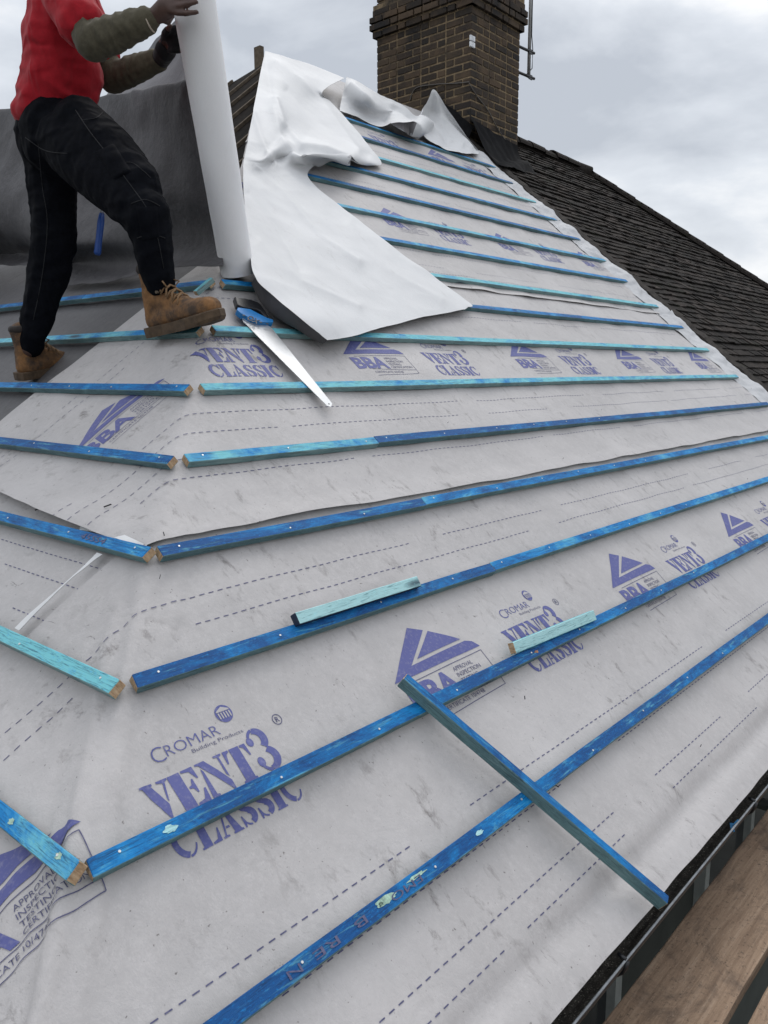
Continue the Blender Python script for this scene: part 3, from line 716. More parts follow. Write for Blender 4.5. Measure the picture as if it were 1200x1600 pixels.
# white turned-up ends along the party line
for k, (s0, s1) in enumerate(((.05, 1.43), (1.40, 2.86), (2.84, 4.34), (4.32, 6.1))):
    rows = []
    for i in range(15):
        s = s0 + (s1 - s0) * i / 14
        w_ = .9 + .6 * mnoise.noise(Vector((s * 3.1, k, 0))); hgt = .010 + .040 * max(0, mnoise.noise(Vector((s * 3.7, 4, k))) + .15)
        rows.append([Mp(6.93 - .03 * w_ * (i % 3 == 0), s, .012), Mp(7.00, s, .016), Mp(7.07, s, .018 + hgt * .5), Mp(7.12, s, .022 + hgt), Mp(7.155 + .02 * w_, s + .02, .030 + hgt * .9)])
    o = grid_sheet('membrane_upstand', rows, 110, 20, [M_EDGE, M_UNDER], None, .001, .010, 9, .014, k)
    tag(o, ('white turned-up membrane edge at the party line, lowest length, beside next door\'s bottom tiles', 'white turned-up membrane edge at the party line, level with the saw and boots', 'white turned-up membrane edge at the party line, curling over halfway up the slope', 'white turned-up membrane edge at the party line, highest length, just below the chimney')[k], 'membrane upstand', 'turned-up white edges along the party line')

# ------------------------------------------------------------------ battens
BW, BT, B0H = .038, .025, .007
def batten(kind, s_a, s_b, x_a, x_b, tone, label, mitre_a=False, mitre_b=False, nails=(), name='roofing_batten', group='blue battens nailed across the slopes', seg=14, side_mat=None):
    """one length of batten; its object frame has X along the timber so the grain follows it"""
    P = Mp if kind == 'M' else Hp
    a, b = P(x_a, s_a, B0H), P(x_b, s_b, B0H)
    ex = (b - a).normalized(); ez = N_M if kind == 'M' else N_H; ey = ez.cross(ex).normalized()
    if ey.z < 0: ey = -ey
    mwl = Matrix((ex, ey, ez)).transposed().to_4x4(); mwl.translation = a
    Lg = (b - a).length; V = []; Fc = []; mi = []; sd_ = x_a * 3.7 + s_a * 11 + (5 if kind == 'H' else 0)
    n_ = max(2, int(Lg / .12))
    for i in range(n_ + 1):
        x = Lg * i / n_
        for (yy, zz) in ((0, 0), (-BW, 0), (-BW, BT), (0, BT)):
            # mitre: lower edge of the timber is cut back along the hip
            sh = (R_.uniform(-.12, .12) * yy) if i == 0 else 0
            wob = .0036 * mnoise.noise(Vector((x * 1.3, sd_, yy * 3))) if 0 < i < n_ else 0
            V.append(Vector((x + sh, yy + wob, zz + (.0012 * mnoise.noise(Vector((x * 2, sd_, 9))) if zz > 0 else 0))))
    for i in range(n_):
        for j in range(4):
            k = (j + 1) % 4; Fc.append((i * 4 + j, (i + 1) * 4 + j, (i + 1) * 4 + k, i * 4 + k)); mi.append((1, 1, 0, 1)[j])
    Fc += [(0, 1, 2, 3), (n_ * 4 + 3, n_ * 4 + 2, n_ * 4 + 1, n_ * 4)]; mi += [2, 2]
    me = bpy.data.meshes.new(name); me.from_pydata([tuple(v) for v in V], [], Fc)
    o = link(name, me, [M_BLUE, side_mat or M_SIDE, M_END]); me.polygons.foreach_set('material_index', mi)
    bm = bmesh.new(); bm.from_mesh(me); bmesh.ops.recalc_face_normals(bm, faces=bm.faces); bm.to_mesh(me); bm.free()
    o.matrix_world = mwl; o.color = (tone, 0, 0, 1)
    md = o.modifiers.new('bevel', 'BEVEL'); md.width = .0018; md.segments = 1; md.limit_method = 'ANGLE'
    for t_ in nails:
        q = MB(); c = Vector((t_ * Lg if t_ <= 1 else t_ - 1, -BW * (.5 + .12 * math.sin(t_ * 40)), BT + .0006))
        q.tube([c + Vector((0, 0, -.010)), c, c + Vector((0, 0, .0012))], [.0014, .0032, .0028], 8)
        q.build('nail', M_NAIL, o)
    return tag(o, label, 'batten', group)
def nz(L_, first=.06, step=.36):                                   # nail positions (metres + 1 marks an absolute distance)
    out = []; x = first
    while x < L_: out.append(1.000001 + x); x += step + R_.uniform(-.05, .05)
    return out
ordn = ['first', 'second', 'third', 'fourth', 'fifth', 'sixth', 'seventh', 'eighth', 'ninth', 'tenth', 'eleventh', 'twelfth', 'thirteenth', 'fourteenth', 'fifteenth', 'sixteenth']
MB_DATA = {0: (.338, .356, .10, 6.98, .20), 1: (.682, .672, .538, 6.98, .24), 2: (1.014, 1.007, .803, 6.98, .24), 3: (1.352, 1.331, 1.051, 6.98, .32), 4: (1.676, 1.667, 1.321, 6.96, .5),
           5: (2.001, 2.017, 1.573, 7.00, .74), 6: (2.340, 2.370, 1.828, 7.05, .80), 7: (2.670, 2.683, 2.078, 7.08, .30), 8: (2.970, 2.987, 2.45, 7.07, .80), 9: (3.310, 3.363, 2.68, 7.12, .50),
           10: (3.640, 3.692, 2.95, 7.13, .62), 11: (3.975, 4.029, 3.2, 7.16, .26), 12: (4.28, 4.357, 3.45, 7.13, .38), 13: (4.60, 4.667, 3.7, 7.15, .78), 14: (4.955, 4.996, 3.95, 7.18, .22), 15: (5.285, 5.311, 4.2, 7.16, .40)}
ext = {0: 'lowest of all, nearest the gutter', 1: 'carrying the foot of the short offcut and the long loose stick', 2: 'with a pale offcut leaning on it'}
def M_at(i, x):
    sa, sb, xa, xb, t_ = MB_DATA[i]; return sa + (sb - sa) * (x - xa) / (xb - xa)
splits = {2: 765, 3: 662, 4: 592}
uv_mid = {2: 880, 3: 783, 4: 692}
for i, (sa, sb, xa, xb, t_) in MB_DATA.items():
    nl = nz(min(xb - xa, 3.2)) if i < 5 else ()
    base = f'{ordn[i]} blue batten up from the gutter on the main slope'
    if i in splits:
        xs = pm(splits[i], uv_mid[i], .03).x
        t1, t2 = {2: (.18, .42), 3: (.22, .40), 4: (.66, .14)}[i]
        batten('M', sa, M_at(i, xs), xa, xs - .002, t1, base + ', piece by the hip', True, False, nz(xs - xa))
        batten('M', M_at(i, xs) + .003, sb, xs, xb, t2, base + ', longer right length', False, False, nz(2.0))
    else:
        tail = {0: ', close to the dashed lines', 1: ', crossing the big printed lettering', 5: ', just under the saw tip', 6: ', under the saw', 7: ', disappearing under the white sheet', 15: ', nearest the ridge'}.get(i, '')
        batten('M', sa, sb, xa, xb, t_, base + tail, i < 8, False, nl)
HB = {1: (.698, .695, .497, 3.2, .55), 2: (1.016, 1.017, .756, 3.6, .93), 3: (1.355, 1.352, 1.019, 4.0, .36), 4: (1.674, 1.670, 1.265, 4.4, .20), 5: (1.998, 1.996, 1.524, 4.8, .30), 6: (2.330, 2.344, 1.797, 5.2, .60), 7: (2.667, 2.674, 2.061, 5.6, .28)}
for i, (sa, sb, ya, yb, t_) in HB.items():
    tail = {1: ', lowest of the hip-end battens', 2: ', the palest one', 3: ', with a number stamped on it', 5: ', just below the rear boot', 6: ', with the front boot on it', 7: ', behind the front boot'}.get(i, ', below the folded print')
    lab = f'{ordn[i - 1]} blue batten up on the hip end' + tail
    nl = nz(1.2) if i < 6 else ()
    if i == 7:
        batten('H', sa, M_ := 2.671, ya, 3.1, .34, 'seventh blue batten up on the hip end, its length behind the front boot', True)
        batten('H', 2.674, 2.690, 3.103, yb, .22, 'seventh blue batten up on the hip end, its length at the left edge', False)
    else:
        batten('H', sa, sb, ya, yb, t_, lab, True, False, nl)

M_PALE = mat_wood('pale_stain', (.10, .36, .46), (.22, .52, .58), (.40, .66, .68))
M_NAVY = simple('navy_stain', (.004, .016, .045), .6, 0, .3, 30)
def loose(p0, p1, wv, hv, tone, label, name='loose_batten', mats=None, nails=0):
    """a loose stick from p0 to p1 (its bottom-centre line); wv and hv are its width and height vectors"""
    p0, p1 = Vector(p0), Vector(p1); ex = (p1 - p0).normalized(); wv = Vector(wv); hv = Vector(hv)
    wv = wv - ex * ex.dot(wv); hv = hv - ex * ex.dot(hv); hv = hv - wv.normalized() * wv.normalized().dot(hv)
    mwl = Matrix((ex, wv.normalized(), hv.normalized())).transposed().to_4x4(); mwl.translation = p0
    L_ = (p1 - p0).length; W, H_ = wv.length, hv.length; n_ = max(2, int(L_ / .1)); V = []; Fc = []; mi = []
    for i in range(n_ + 1):
        for (y, z_) in ((-W / 2, 0), (W / 2, 0), (W / 2, H_), (-W / 2, H_)):
            V.append((L_ * i / n_, y + .0012 * mnoise.noise(Vector((i * .7, y * 9, tone))), z_))
    for i in range(n_):
        for j in range(4):
            k = (j + 1) % 4; Fc.append((i * 4 + j, (i + 1) * 4 + j, (i + 1) * 4 + k, i * 4 + k)); mi.append((1, 1, 0, 1)[j])
    Fc += [(0, 1, 2, 3), (n_ * 4 + 3, n_ * 4 + 2, n_ * 4 + 1, n_ * 4)]; mi += [2, 2]
    me = bpy.data.meshes.new(name); me.from_pydata(V, [], Fc); o = link(name, me, mats or [M_BLUE, M_SIDE, M_END]); me.polygons.foreach_set('material_index', mi)
    bm = bmesh.new(); bm.from_mesh(me); bmesh.ops.recalc_face_normals(bm, faces=bm.faces); bm.to_mesh(me); bm.free()
    o.matrix_world = mwl; o.color = (tone, 0, 0, 1)
    md = o.modifiers.new('bevel', 'BEVEL'); md.width = .0018; md.segments = 1; md.limit_method = 'ANGLE'
    return tag(o, label, 'batten')
T0 = B0H + BT
a = pm(622, 1062, T0 + .012); b = pm(1030, 1412, T0 + .012)
sx_ = (b - a).normalized(); sw = N_M.cross(sx_).normalized()
loose(pm(623, 1068, T0 + .002), pm(1030, 1416, T0 - .004), sw * .027, N_M * .036, .25, 'long loose blue stick lying down the slope across the two lowest battens to the gutter')
loose(Mp(1.285, 1.020, T0 + .001), Mp(1.80, 1.021, T0 + .001), (N_M * .30 + Mp(0, 1) * .95).normalized() * .034, (N_M * .95 - Mp(0, 1) * .30).normalized() * .024, .98, 'short pale blue offcut leaning on the third batten, dark sawn end to the left', 'batten_offcut', [M_PALE, M_NAVY, M_NAVY])
loose(Mp(1.965, .702, T0 + .001), Mp(2.48, .686, T0 + .001), (N_M * .45 + Mp(0, 1) * .89).normalized() * .036, (N_M * .89 - Mp(0, 1) * .45).normalized() * .022, .98, 'short pale blue offcut lying on the second batten over the printed lettering', 'batten_offcut', [M_PALE, M_BLUE, M_END])
loose(pm(405, 455, .012), pm(470, 518, .012), Mp(.034, 0), N_M * .022, .25, 'short blue batten running up the slope beside the edge of the white sheet', 'batten_offcut')
loose(ph(308, 462, .035), ph(334, 440, .035), Hp(.03, 0), N_H * .02, .95, 'tiny pale offcut behind the front boot by the hip', 'batten_offcut')
# small stamped marks on two battens
def stamp(body, P, x0, x1, sc, hgt, h, name, label, flip):
    vs, fs = text_box(body, 0, 0, 1, 1)
    V = [P(x0 + (x1 - x0) * a, sc + (b - .5) * hgt * (-1 if flip else 1), h) for a, b in vs]
    return V, fs
def stamp_on(host, body, x0, x1, yc, hgt, flip=False):
    vs, fs = text_box(body, 0, 0, 1, 1)
    V = [(x0 + (x1 - x0) * a, yc + (b - .5) * hgt * (-1 if flip else 1), BT + .0016) for a, b in vs]
    mesh('stamped_mark', V, fs, [M_LINE], host)
for o in list(COL.objects):
    lb = o.get('label', '')
    if lb.startswith('third blue batten up on the hip end'): stamp_on(o, '45SS4', .33, .20, -.019, .020, False)
    if lb.startswith('first blue batten up from the gutter'): [stamp_on(o, t_, x_, x_ - .10 * len(t_) / 3, -.021, .016, True) for t_, x_ in (('EMO', 1.06), ('B', .88), ('RE', .80), ('N', .70))]

M_RESIN = simple('bare_wood_patch', (.34, .50, .40), .7, 0, .4, 90); M_RUST = simple('raw_chip', (.36, .17, .08), .7, 0, .3, 90)
def stain(host, c, ax_, ln, wd, mat, core=None, nrm=N_M):
    c = Vector(c); ax_ = ax_.normalized(); bx = nrm.cross(ax_).normalized(); V = []; n_ = 22; inv = host.matrix_world.inverted()
    for k in range(n_):
        t = 2 * math.pi * k / n_; r = .7 + .55 * mnoise.noise(Vector((math.cos(t) * 1.7 + c.x * 9, math.sin(t) * 1.7, c.z * 9)))
        V.append(inv @ (c + ax_ * (math.cos(t) * r * ln) + bx * (math.sin(t) * r * wd) + nrm * .0012))
    mesh('stain_patch', V, [tuple(range(n_))], [mat], host)
def host_of(txt): return next(o for o in COL.objects if o.get('label', '').startswith(txt))
b0_, b1_ = host_of('first blue batten up from'), host_of('second blue batten up from'); h1_ = host_of('first blue batten up on')
def on_b(i, u, v, off=-.5): p_ = pm(u, v, T0); return Mp(p_.x, M_at(i, p_.x) + off * BW, T0)
bpy.context.view_layer.update()
stain(b0_, on_b(0, 592, 1392, -.42), Vector((1, 0, 0)), .045, .011, M_RESIN); stain(b0_, on_b(0, 585, 1398, -.45), Vector((1, 0, 0)), .010, .006, M_NAVY); stain(b0_, on_b(0, 640, 1352, -.35), Vector((1, 0, 0)), .040, .006, M_RESIN)
stain(b0_, on_b(0, 742, 1292, -.5), Vector((1, 0, 0)), .022, .007, M_PALE); stain(b1_, on_b(1, 834, 1014, -.6), Vector((1, 0, 0)), .014, .007, M_RUST); stain(b1_, on_b(1, 262, 1285, -.5), Vector((1, 0, 0)), .022, .010, M_PALE)
for (u, v) in ((18, 1284), (92, 1338)):
    p_ = ph(u, v, T0); stain(h1_, p_, Vector((0, 1, 0)), .012, .008, M_RESIN, None, N_H)
# staples and nicks pinning the sheets
strips = [o for o in COL.objects if o.get('category') == 'roofing membrane' and o.get('group')]
for kx, (u, v, an, si) in enumerate(((256, 834, 1.3, 1), (404, 816, .3, 1), (250, 901, .9, 0), (820, 1090, .8, 0), (1168, 748, .4, 1), (880, 716, .5, 1), (640, 775, .3, 1), (870, 1228, 2.2, 0), (1095, 1165, .2, 0), (700, 660, .4, 1), (940, 640, .4, 1))):
    q = MB(); c = pm(u, v, .012 if v > 860 else .016); d_ = Mp(math.cos(an), math.sin(an)); q.box(c, d_ * .013, N_M.cross(d_) * .0016, N_M * .003); q.build('staple', M_BLACKP, strips[0 if v > 860 else 1])
for kx, (u, v) in enumerate(((168, 790), (60, 795))):
    q = MB(); c = ph(u, v, .022); q.box(c, Hp(.022, 0) - Hp(0, .014), N_H.cross(Vector((0, 1, 0))) * .002, N_H * .004); q.build('staple', M_BLACKP, strips[1])

# ------------------------------------------------------------------ big white sheet, piece by the chimney
S = lambda pts: [pm(u, v, h) for u, v, h in pts]
rows = [S([(415, 78, .10), (450, 90, .12), (480, 99, .12), (510, 110, .13), (538, 122, .15)]),
        S([(408, 108, .10), (435, 110, .12), (465, 120, .12), (492, 132, .12), (504, 143, .12)]),
        S([(402, 140, .10), (430, 145, .12), (460, 148, .11), (490, 155, .08), (518, 161, .06)]),
        S([(395, 175, .10), (425, 178, .11), (455, 178, .11), (500, 183, .08), (545, 190, .06)]),
        S([(388, 215, .09), (420, 213, .11), (455, 210, .09), (515, 218, .09), (575, 225, .06)]),
        S([(384, 236, .08), (412, 238, .10), (450, 224, .12), (530, 238, .12), (597, 255, .05)]),
        S([(382, 244, .08), (410, 248, .12), (440, 238, .10), (505, 246, .13), (566, 258, .06)]),
        S([(381, 250, .08), (408, 256, .10), (432, 250, .05), (490, 242, .17), (545, 250, .15)]),
        S([(380, 258, .08), (405, 264, .08), (430, 264, .05), (475, 256, .07), (518, 255, .06)]),
        S([(380, 268, .08), (402, 272, .07), (428, 274, .05), (456, 272, .05), (482, 268, .05)]),
        S([(380, 285, .08), (405, 287, .07), (435, 288, .05), (465, 287, .05), (495, 292, .045)]),
        S([(384, 330, .08), (425, 330, .06), (465, 330, .05), (510, 331, .05), (553, 336, .045)]),
        S([(390, 380, .10), (440, 380, .06), (500, 380, .05), (560, 382, .05), (615, 387, .045)]),
        S([(397, 430, .14), (460, 430, .08), (540, 432, .05), (610, 432, .05), (680, 432, .045)]),
        S([(428, 462, .125), (505, 462, .07), (580, 464, .05), (660, 463, .05), (735, 474, .045)]),
        S([(470, 497, .12), (540, 500, .07), (600, 497, .055), (662, 488, .05), (731, 480, .045)]),
        S([(512, 531, .075), (545, 527, .06), (600, 511, .055), (662, 495, .05), (726, 484, .045)])]
o = grid_sheet('white_membrane_sheet', rows, 300, 140, [M_WHITE, M_UNDER], None, .002, .003, 4.0, .007, 1, True, fold_lines([
    (((432, 100), (470, 128), (505, 165), (560, 235)), .022, 6), (((428, 158), (440, 196), (470, 228), (510, 236), (546, 250)), .034, 8), (((424, 176), (436, 214), (462, 248), (490, 262)), .022, 6),
    (((445, 205), (478, 248), (520, 256)), -.022, 8), (((450, 140), (500, 190), (575, 240)), -.014, 7), (((400, 262), (440, 300), (500, 370), (560, 410)), .014, 5), (((390, 300), (430, 350), (470, 420)), -.010, 7),
    (((405, 380), (470, 440), (560, 480)), .010, 5), (((545, 350), (600, 420), (690, 470)), .008, 6), (((395, 180), (412, 230), (430, 260)), .016, 5), (((415, 90), (425, 150)), -.014, 7)]))
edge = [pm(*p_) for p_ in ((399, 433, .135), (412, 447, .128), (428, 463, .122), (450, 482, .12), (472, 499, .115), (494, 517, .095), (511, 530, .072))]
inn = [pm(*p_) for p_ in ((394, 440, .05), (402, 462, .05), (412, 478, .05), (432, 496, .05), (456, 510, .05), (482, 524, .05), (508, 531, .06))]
grid_sheet('under_sheet_shade', [edge, [(a_ + b_) / 2 + N_M * -.02 for a_, b_ in zip(edge, inn)], inn], 12, 60, [M_DARK, M_DARK], o, .001, .003, 8, 0, 2)  # dark strip painted as the shade under the lifted sheet edge
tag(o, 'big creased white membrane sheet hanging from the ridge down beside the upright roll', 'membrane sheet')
rows = [S([(541, 120, .15), (580, 140, .14), (620, 162, .10), (651, 178, .10), (666, 162, .2), (677, 140, .32), (706, 180, .2), (738, 222, .1)]),
        S([(538, 140, .10), (572, 155, .17), (612, 178, .05), (645, 195, .08), (670, 178, .12), (688, 180, .15), (714, 200, .12), (744, 230, .08)]),
        S([(533, 158, .06), (562, 170, .08), (600, 188, .05), (640, 200, .15), (668, 206, .06), (695, 212, .06), (722, 221, .06), (748, 237, .055)]),
        S([(530, 174, .05), (556, 181, .05), (592, 197, .045), (628, 191, .14), (652, 208, .06), (682, 226, .05), (720, 240, .05), (747, 241, .05)])]
o = grid_sheet('white_membrane_offcut', rows, 90, 160, [M_WHITE, M_UNDER], None, .002, .006, 5.0, .010, 3, True, fold_lines([(((550, 140), (580, 165), (625, 190), (650, 205)), .06, 6), (((560, 160), (600, 186)), -.04, 6), (((640, 186), (672, 182), (690, 200), (700, 222)), -.05, 6), (((677, 145), (690, 185), (735, 232)), .03, 5), (((610, 165), (650, 190), (720, 228)), .03, 5), (((655, 190), (668, 200)), .05, 4)]))
tag(o, 'crumpled white membrane piece along the ridge, its pointed corner against the chimney', 'membrane sheet')

# ------------------------------------------------------------------ dark membrane hanging behind the roofer
top = [(305, 124, 3.37), (283, 130, 3.46), (225, 138, 3.8), (165, 145, 4.15), (90, 160, 4.6), (0, 172, 5.1), (-120, 188, 5.7)]
lip = [(305, 132, 3.33), (283, 138, 3.42), (225, 147, 3.75), (165, 154, 4.1), (90, 169, 4.55), (0, 182, 5.05), (-120, 198, 5.65)]
m1 = [(318, 210, 3.40), (297, 210, 3.46), (230, 215, 3.83), (165, 218, 4.10), (90, 228, 4.45), (0, 240, 4.95), (-120, 256, 5.5)]
m2 = [(335, 300, 3.46), (312, 300, 3.52), (235, 302, 3.78), (165, 304, 4.15), (85, 312, 4.5), (0, 300, 4.75), (-120, 318, 5.4)]
m3 = [(346, 370, 3.52), (330, 372, 3.56), (240, 374, 3.84), (168, 376, 4.05), (88, 380, 4.30), (12, 360, 4.85), (-120, 365, 5.2)]
rows = [[at(*p) for p in r] for r in (top, lip, m1, m2, m3)]
rows.append([ph(350, 404, .05), ph(330, 405, .05), ph(238, 410, .05), ph(165, 413, .05), ph(88, 408, .06), ph(30, 396, .10), ph(-120, 398, .14)])
rows.append([ph(350, 418, .045), ph(318, 421, .05), ph(226, 428, .05), ph(150, 436, .05), ph(90, 440, .05), ph(52, 418, .09), ph(-120, 420, .12)])
o = grid_sheet('hanging_dark_membrane', rows, 80, 90, [M_CURTAIN, M_CURTAIN], None, .002, .02, 2.2, .045, 5, False)
tag(o, 'dark grey membrane hanging in folds behind the roofer, held at the roll', 'membrane sheet')
rows = [[at(300, 8, 3.40), at(268, 38, 3.9), at(235, 66, 4.15), at(204, 96, 4.4)], [at(303, 60, 3.42), at(272, 82, 3.85), at(232, 106, 4.1), at(185, 122, 4.35)], [at(306, 126, 3.42), at(275, 135, 3.62), at(225, 141, 3.9), at(163, 150, 4.25)]]
o2 = grid_sheet('folded_back_flap', rows, 30, 40, [M_FLAP, M_FLAP], o, .002, .01, 3, .015, 6, False)

# ------------------------------------------------------------------ upright roll
rt = empty('membrane_roll', at(372, 432, 3.53))
tag(rt, 'tall roll of white membrane stood on end on the hip, held by the roofer', 'membrane roll')
c0, c1 = at(371, 428, 3.53), at(303, 0, 3.03); dr = (c1 - c0).normalized(); c1 = c0 + dr * 1.52
side = dr.cross(Vector((0, 0, 1))).normalized(); oth = side.cross(dr)
def roll_ring(t_, r):
    p = c0 + (c1 - c0) * t_; return [p + (side * math.cos(a_) + oth * math.sin(a_)) * r * (1 + .012 * math.sin(3 * a_ + t_ * 4)) for a_ in [2 * math.pi * k / 56 for k in range(56)]]
q = MB(); V = []; nt = 40
for i in range(nt + 1): V += roll_ring(i / nt, .072 + .014 * i / nt + .0012 * mnoise.noise(Vector((i * .3, 0, 0))))
q.add(V, [(i * 56 + k, (i + 1) * 56 + k, (i + 1) * 56 + (k + 1) % 56, i * 56 + (k + 1) % 56) for i in range(nt) for k in range(56)])
q.build('outer_wrap', mat_membrane('membrane_white_roll', (.88, .875, .89), (.6, .58, .55), .015, .10, .975, .08), rt, True)
sp = MB()
for (t_, r_hi) in ((0.002, .071), (.998, .085)):
    rings = 7; V = []
    for k in range(rings):
        r = .038 + (r_hi - .038) * k / (rings - 1); zoff = .012 * ((k % 2) * .4 + (1 - k / rings) * (-1 if t_ < .5 else 1) * -1.2)
        V += [v_ + dr * zoff for v_ in roll_ring(t_, r)]
    sp.add(V, [(k * 56 + j, k * 56 + (j + 1) % 56, (k + 1) * 56 + (j + 1) % 56, (k + 1) * 56 + j) for k in range(rings - 1) for j in range(56)])
sp.build('wound_end', M_DARK, rt, True)
q = MB(); q.tube([c0 + dr * .01, c1 - dr * .01], .038, 24, True); q.build('core_tube', M_BLACKP, rt, True)
# ------------------------------------------------------------------ handsaw on the battens
sawr = empty('hand_saw', pm(420, 505, .035)); tag(sawr, 'hand saw with blue and black handle lying across two battens by the boot', 'saw')
SH = T0 + .003
def poly_pm(pts, h, th): return [pm(u, v, h) for u, v in pts], N_M * th
teeth = []
for k in range(70):
    f_ = k / 70; u_, v_ = 511 + (380 - 511) * f_, 634 + (502 - 634) * f_
    teeth += [(u_, v_), (u_ - .9 - .5 * f_, v_ + .2)]
q = MB(); q.prism(*poly_pm([(378, 497), (390, 496), (423, 511), (470, 570), (519, 631), (517, 636)] + teeth, SH, .0012)); bl = q.build('blade', M_STEEL, sawr)
hx = MB(); hc = pm(514, 631, SH + .0016); hx.tube([hc, hc + N_M * .0006], .003, 12); hx.build('hanging_hole', M_BLACKP, bl)
q = MB()
outer = [(363, 471), (368, 473.5), (379, 474), (390, 476.5), (399, 479.5), (404, 484), (410, 493), (417, 503.5)]
inner = [(412, 503.5), (407, 499), (402, 493), (396, 491), (391, 490), (384, 489), (376, 488), (367, 484)]
V = [pm(u, v, SH - .006) for u, v in outer + inner]; k = 8
VV = V + [v_ + N_M * .026 for v_ in V]; fc = []
for i in range(k - 1):
    a_, b_, c_, d_ = i, i + 1, 2 * k - 2 - i, 2 * k - 1 - i
    fc += [(a_, b_, c_, d_), (16 + a_, 16 + d_, 16 + c_, 16 + b_), (a_, 16 + a_, 16 + b_, b_), (c_, 16 + c_, 16 + d_, d_)]
fc += [(0, 15, 31, 16), (7, 23, 24, 8)]
q.add(VV, fc); q.build('grip', M_BLACKP, sawr, False, .004)
panel = [(368, 488), (374, 488.5), (388, 490.5), (400, 497), (413, 503.5), (423.5, 507), (423.5, 511), (403, 510.5), (388, 505), (373, 497), (367, 492)]
M_SAWBLUE = simple('saw_blue', (.02, .20, .52), .4, 0, .1)
q = MB(); q.prism(*poly_pm(panel, SH - .007, .024)); pn = q.build('handle_panel', M_SAWBLUE, sawr, False, .002)
vs, fs_ = text_box('OX', 0, 0, 1, 1, .03)
pa, pb, pc_ = pm(384.5, 498.2, SH + .0185), pm(402, 506.5, SH + .0185), pm(390, 492.5, SH + .0185)
mesh('lettering', [pa + (pb - pa) * x_ + (pc_ - pa) * y_ for x_, y_ in vs], fs_, [M_BLACKP], pn)
for (u, v) in ((381, 492.6), (407.5, 503.6), (417.5, 506)):
    d_ = MB(); c = pm(u, v, SH + .0172); d_.prism([c + Mp(a_ * .006, b_ * .006) for a_, b_ in ((-1, -.6), (1, -.6), (1, .6), (-1, .6))], N_M * .0008); d_.build('panel_slot', M_BLACKP, pn)

# ------------------------------------------------------------------ scaffold boards
for i in range(6):
    y1 = .016 - i * .285; y0 = y1 - .235
    s_ = MB(); nx = 60; V = []
    for k in range(nx + 1):
        x = -1.4 + 9.4 * k / nx
        e0 = .004 * mnoise.noise(Vector((x * 2.3, i, 0))) + .003 * mnoise.noise(Vector((x * 11, i, 3)))
        V += [(x, y0 - e0, -.388), (x, y1 + e0, -.388), (x, y1 + e0, -.352), (x, y1 + e0 - .004, -.350), (x, y0 - e0 + .004, -.350), (x, y0 - e0, -.352)]
    s_.add(V, [(k * 6 + j, (k + 1) * 6 + j, (k + 1) * 6 + (j + 1) % 6, k * 6 + (j + 1) % 6) for k in range(nx) for j in range(6)] + [(0, 5, 4, 3, 2, 1), tuple(nx * 6 + j for j in range(6))])
    o = s_.build('scaffold_board', M_BOARD)
    tag(o, ('worn brown scaffold board closest to the gutter', 'worn brown scaffold board second from the gutter, just in the bottom corner', 'worn brown scaffold board third from the gutter', 'worn brown scaffold board fourth from the gutter', 'worn brown scaffold board fifth from the gutter', 'worn brown scaffold board on the outer edge of the platform')[i], 'scaffold board', 'boards of the scaffold platform')
for i in range(5):
    q = MB(); x = -1.0 + i * 2.1; q.tube([(x, .28, -.415), (x, -1.7, -.415)], .0242, 14)
    tag(q.build('scaffold_tube', simple('galvanised_tube', (.20, .215, .205), .45, .5), None, True), f'grey scaffold tube under the boards, {ordn[i]} from the hip corner', 'scaffold tube', 'tubes under the platform')
shv = MB(); c = onplane(1128, 1292, Vector((0, 0, 1)), gz - .015); c = Vector((c.x, gy - .047, gz - .004))
shv.box(c, (.032, .016, .008), (-.004, .010, 0), (0, 0, .0015)); shv.box(c + Vector((.024, -.002, .006)), (.036, -.006, .006), (.001, .005, 0), (0, 0, .0015))
tag(shv.build('wood_splinter', simple('stained_splinter', (.02, .14, .30), .6)), 'blue wood splinter lying in the gutter near a bracket', 'splinter')

